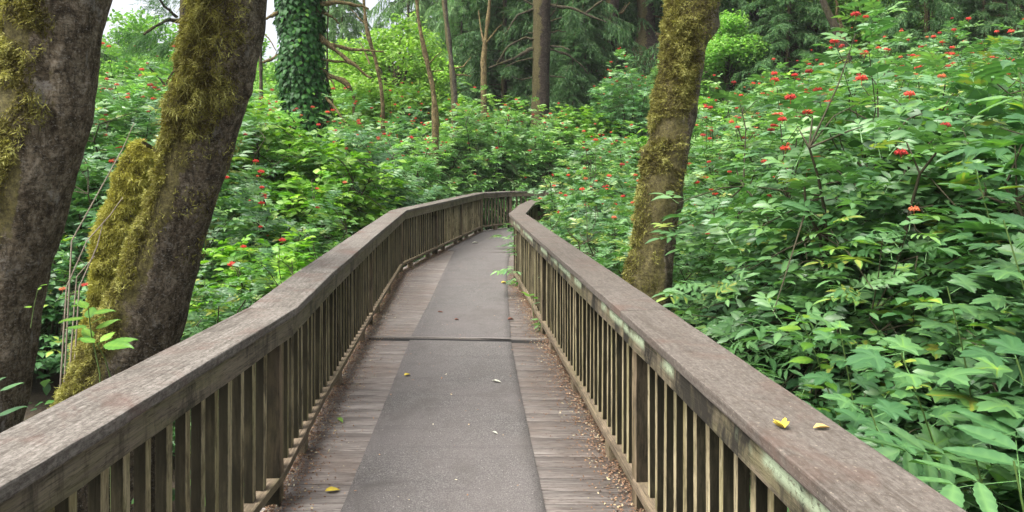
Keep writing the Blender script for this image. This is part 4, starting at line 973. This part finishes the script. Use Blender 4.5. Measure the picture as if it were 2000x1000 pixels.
root, O, V, Nn = px_tree('ivy_covered_tree', 'thick trunk wrapped in dark ivy with bare mossy limbs reaching right', [(610, 330, 66), (600, 220, 62), (588, 120, 66), (586, 0, 70)], 16, M['bark_dark'], ivyL, 3)
n = 14000; i_ = rng.integers(0, V.shape[0], n); j_ = rng.integers(0, V.shape[1], n); i_ = np.clip(i_, 0, V.shape[0] - 2); fr = rng.random((n, 1)); fg = rng.random((n, 1)); j2 = (j_ + 1) % V.shape[1]; p = (V[i_, j_] * (1 - fr) + V[i_ + 1, j_] * fr) * (1 - fg) + (V[i_, j2] * (1 - fr) + V[i_ + 1, j2] * fr) * fg - O; nn = Nn[i_, j_]
k = (V[i_, j_][:, 2] < 8); p, nn = p[k], nn[k]; n = len(p); nsc = np.array([.12 * noise.noise((a[0] * 1.5, a[1] * 1.5, a[2] * 1.5)) for a in p])
s = Soup(); D = np.array([0, 0, -1.]) + rand_unit(n) * .45 + nn * .3; X, Y, Z = frame(D, nn + rand_unit(n) * .3)
s.stamp(IVY, p + nn * (rng.uniform(.02, .16, (n, 1)) + nsc[:, None]), X, Y, Z, rng.uniform(.08, .14, n), np.clip(rng.normal(.5, .22, n), 0, 1)); link('ivy', s.mesh('ivy'), M['ivy'], root)
spL = [([(1042, 19), (1012, 28), (986, 66)], .04), ([(1043, 78), (1026, 72), (992, 90), (970, 125)], .04), ([(1042, 96), (1020, 106), (990, 120), (955, 132)], .06), ([(1042, 114), (1010, 120), (985, 132)], .03),
       ([(1074, 9), (1110, 14), (1144, 28), (1184, 42)], .055), ([(1144, 26), (1178, 0), (1190, -20)], .045), ([(1074, 96), (1110, 108), (1136, 128), (1150, 145)], .04), ([(1074, 148), (1104, 152)], .03),
       ([(1074, 42), (1098, 34)], .03), ([(1074, 64), (1090, 60), (1106, 62)], .03), ([(1074, 90), (1100, 92), (1114, 98)], .03), ([(1042, 10), (1022, 0), (1000, -10)], .03), ([(1075, 32), (1084, 20), (1090, 0)], .03), ([(1042, 150), (1020, 156), (1000, 150)], .025), ([(1042, 65), (1030, 64)], .02)]
px_tree('spruce_tree', 'straight dark spruce trunk with bare curved limbs, standing above the far bend', [(1052, 340, 42), (1056, 200, 34), (1057, 100, 34), (1058, 0, 35)], 23, M['bark_spruce'], spL, 8, lmat='bark_dark')
px_tree('spruce_tree', 'shaded dark trunk right of the straight spruce, leaning slightly', [(1180, 200, 34), (1186, 120, 28), (1192, 50, 26), (1196, 0, 26)], 27, M['bark_spruce'], [([(1164, 140), (1196, 128), (1228, 100)], .06), ([(1108, 34), (1140, 54), (1184, 62)], .05), ([(1198, 30), (1215, 25), (1230, 5)], .05), ([(1186, 42), (1205, 36), (1222, 6)], .03)], 9)
px_tree('spruce_tree', 'dark trunk with flared foot on the slope just left of the mossy right trunk', [(1262, 100, 60), (1262, 72, 38), (1262, 40, 34), (1261, 0, 33)], 28, M['bark_spruce'], [([(1275, 66), (1290, 72), (1300, 84)], .1), ([(1270, 30), (1300, 36)], .05)], 10)
px_tree('thin_tree', 'slim pale mossy trunk between the ivy tree and the spruce', [(890, 220, 18), (884, 150, 15), (876, 70, 13), (866, 0, 12)], 21, M['bark_pale'], [([(884, 135), (905, 130), (920, 112)], .03), ([(886, 145), (920, 148)], .03)], 11)
px_tree('thin_tree', 'crooked brown stem left of the slim pale trunk', [(850, 200, 16), (842, 148, 12), (833, 120, 10), (822, 70, 9), (812, 0, 8)], 19, M['bark_limb'], [([(836, 125), (850, 112), (862, 100)], .02), ([(840, 140), (865, 138)], .02)], 12)
px_tree('thin_tree', 'thin leaning brown stem right of the ivy tree', [(748, 200, 12), (740, 135, 9), (722, 82, 8), (712, 42, 7), (710, 0, 7)], 18, M['bark_limb'], [([(712, 46), (700, 34), (684, 16)], .02), ([(722, 125), (712, 100), (704, 84)], .02)], 13)
px_tree('thin_tree', 'forked mossy stem between the slim pale trunk and the spruce', [(945, 180, 16), (944, 110, 12), (950, 60, 9), (958, 0, 8)], 22, M['bark_limb'], [([(944, 82), (938, 50), (935, 20)], .03), ([(948, 85), (968, 60), (980, 48)], .03)], 14)
px_tree('thin_tree', 'dark hanging dead stem immediately right of the ivy trunk', [(639, 72, 5), (640, 30, 6), (643, 0, 6)], 17, M['bark_dark'], [], 15)
px_tree('thin_tree', 'thin pale stem between the leaning dark trunk and the ivy tree', [(510, 230, 14), (509, 120, 10), (508, 60, 8), (509, 0, 8)], 17, M['bark_pale'], [([(509, 60), (525, 75), (540, 100)], .02)], 16)
px_tree('maple_tree', 'dark leaning maple trunk behind the right thicket', [(1655, 110, 24), (1640, 70, 18), (1615, 20, 14), (1600, -10, 12)], 20, M['bark_dark'], [([(1645, 80), (1640, 40), (1632, 0)], .07)], 17)
px_tree('spruce_tree', 'dark trunk above the red berries at the top right', [(1755, 90, 30), (1752, 50, 25), (1753, 0, 24)], 22, M['bark_spruce'], [], 18)
px_tree('spruce_tree', 'dark trunk in the shade at the top right behind hanging needles', [(1835, 110, 26), (1832, 50, 22), (1830, 0, 22)], 21, M['bark_spruce'], [], 19)
px_tree('spruce_tree', 'dark trunk at the far top right corner', [(1960, 110, 32), (1955, 50, 26), (1950, 0, 26)], 19, M['bark_spruce'], [], 20)
# overhanging dead limb from a tree above the frame, top centre
rt = px_tree('spruce_tree', 'dark conifer with a needle-hung branch between the two left trunks', [(375, 240, 22), (366, 100, 24), (364, 0, 26)], 13, M['bark_spruce'], [([(360, 40), (330, 38), (300, 52), (280, 68)], .04), ([(345, 34), (320, 10), (305, -10)], .03), ([(365, 100), (345, 120), (325, 165)], .03), ([(322, 165), (300, 140), (285, 128)], .02)], 21, lmat='bark_dark')
root, O, V, Nn = rt; s = Soup()
for (a, b, dd) in [((340, 36), (262, 78), 12.8), ((330, 60), (250, 90), 12.9), ((345, 34), (290, -5), 12.7), ((360, 5), (300, -20), 13), ((320, 70), (230, 60), 13.1), ((350, 70), (310, 90), 12.6)]:
    twigs_for(s, np.array(P(*a, dd)) - O, np.array(P(*b, dd)) - O, 46, .45, .07, .008, .9, 16)
link('crown', s.mesh('crown'), M['needle'], root)
GC = 'conifers of the wood behind the thicket'
for (px_, d, s_, kk) in [(1120, 30, .9, 'b'), (1010, 33, .8, 'b'), (940, 36, .85, 'p'), (1230, 33, 1.0, 'a'), (1330, 30, .9, 'b'), (1440, 27, .8, 'a'), (1500, 32, 1.0, 'b'), (1580, 28, .85, 'a'), (1700, 30, 1.0, 'a'),
                         (1790, 26, .8, 'a'), (1880, 24, .8, 'a'), (1990, 22, .8, 'b'), (2080, 26, 1, 'a'), (1640, 37, 1.1, 'b'), (1380, 38, 1.1, 'a'), (1180, 40, 1.1, 'a'), (1060, 42, 1.1, 'b'), (900, 44, 1.0, 'a'), (1530, 42, 1.2, 'a'), (1850, 36, 1.2, 'b'), (2000, 36, 1.2, 'a'),
                         (60, 24, .7, 'b'), (-80, 28, 1, 'a'), (985, 28, .75, 'b'), (1125, 27, .7, 'a'), (905, 29, .6, 'p'), (1120, 25, .3, 'b'), (1140, 26, .35, 'a'), (1400, 24, .4, 'a'), (1540, 22, .45, 'b'), (1810, 20, .5, 'a'), (1920, 19, .5, 'b')]:
    place_tree(CP[kk], 'conifer_tree', px_, d, s_, 'tall dark green conifer in the wood beyond the shrubs' if kk != 'p' else 'pale drooping conifer in the wood, hung with thin grey-green needles', GC if kk != 'p' else 'pale drooping conifers of the wood')
for (px_, d, s_) in [(800, 34, .8), (670, 33, .6), (930, 30, .7), (655, 42, .75), (440, 38, .6), (860, 40, .9), (980, 48, 1.0)]:
    place_tree(CP['p'], 'conifer_tree', px_, d, s_, 'pale drooping conifer in the wood, hung with thin grey-green needles', 'pale drooping conifers of the wood')
for (px_, d, s_) in [(775, 24, 1.15), (705, 27, 1.0), (830, 28, 1.1)]:
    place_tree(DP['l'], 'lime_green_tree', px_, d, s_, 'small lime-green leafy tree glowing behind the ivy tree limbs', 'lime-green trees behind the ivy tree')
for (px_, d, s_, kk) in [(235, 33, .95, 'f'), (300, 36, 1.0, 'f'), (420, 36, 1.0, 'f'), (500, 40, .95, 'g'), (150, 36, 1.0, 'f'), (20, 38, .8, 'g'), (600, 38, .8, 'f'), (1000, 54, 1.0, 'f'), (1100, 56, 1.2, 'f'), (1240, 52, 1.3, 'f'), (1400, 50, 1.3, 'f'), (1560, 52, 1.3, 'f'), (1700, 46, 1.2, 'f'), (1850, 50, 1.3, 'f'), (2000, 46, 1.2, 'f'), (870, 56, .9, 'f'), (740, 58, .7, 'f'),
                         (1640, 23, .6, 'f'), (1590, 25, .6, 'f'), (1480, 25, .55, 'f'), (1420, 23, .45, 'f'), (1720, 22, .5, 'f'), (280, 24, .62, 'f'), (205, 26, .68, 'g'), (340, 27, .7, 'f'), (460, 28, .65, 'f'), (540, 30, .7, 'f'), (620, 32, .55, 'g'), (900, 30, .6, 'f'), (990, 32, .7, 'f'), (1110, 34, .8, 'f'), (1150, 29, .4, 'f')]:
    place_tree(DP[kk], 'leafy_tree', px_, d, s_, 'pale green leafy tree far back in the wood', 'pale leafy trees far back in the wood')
print('objects', len(bpy.data.objects))

# ------------------------------------------------------------------ air
bm = bmesh.new(); box_bm(bm, -170, 170, -70, 250, float(gv[:, 2].min()) - 1.0, 32.0)
me = bpy.data.meshes.new('haze'); bm.to_mesh(me); bm.free()
hm = bpy.data.materials.new('haze_air'); hm.use_nodes = True; hn = hm.node_tree; hn.nodes.remove(hn.nodes['Principled BSDF'])
pv = hn.nodes.new('ShaderNodeVolumePrincipled'); pv.inputs['Density'].default_value = HAZE; pv.inputs['Color'].default_value = (.93, .96, .95, 1)
hn.links.new(pv.outputs[0], hn.nodes['Material Output'].inputs['Volume'])
tag(link('haze', me, hm), kind='stuff')
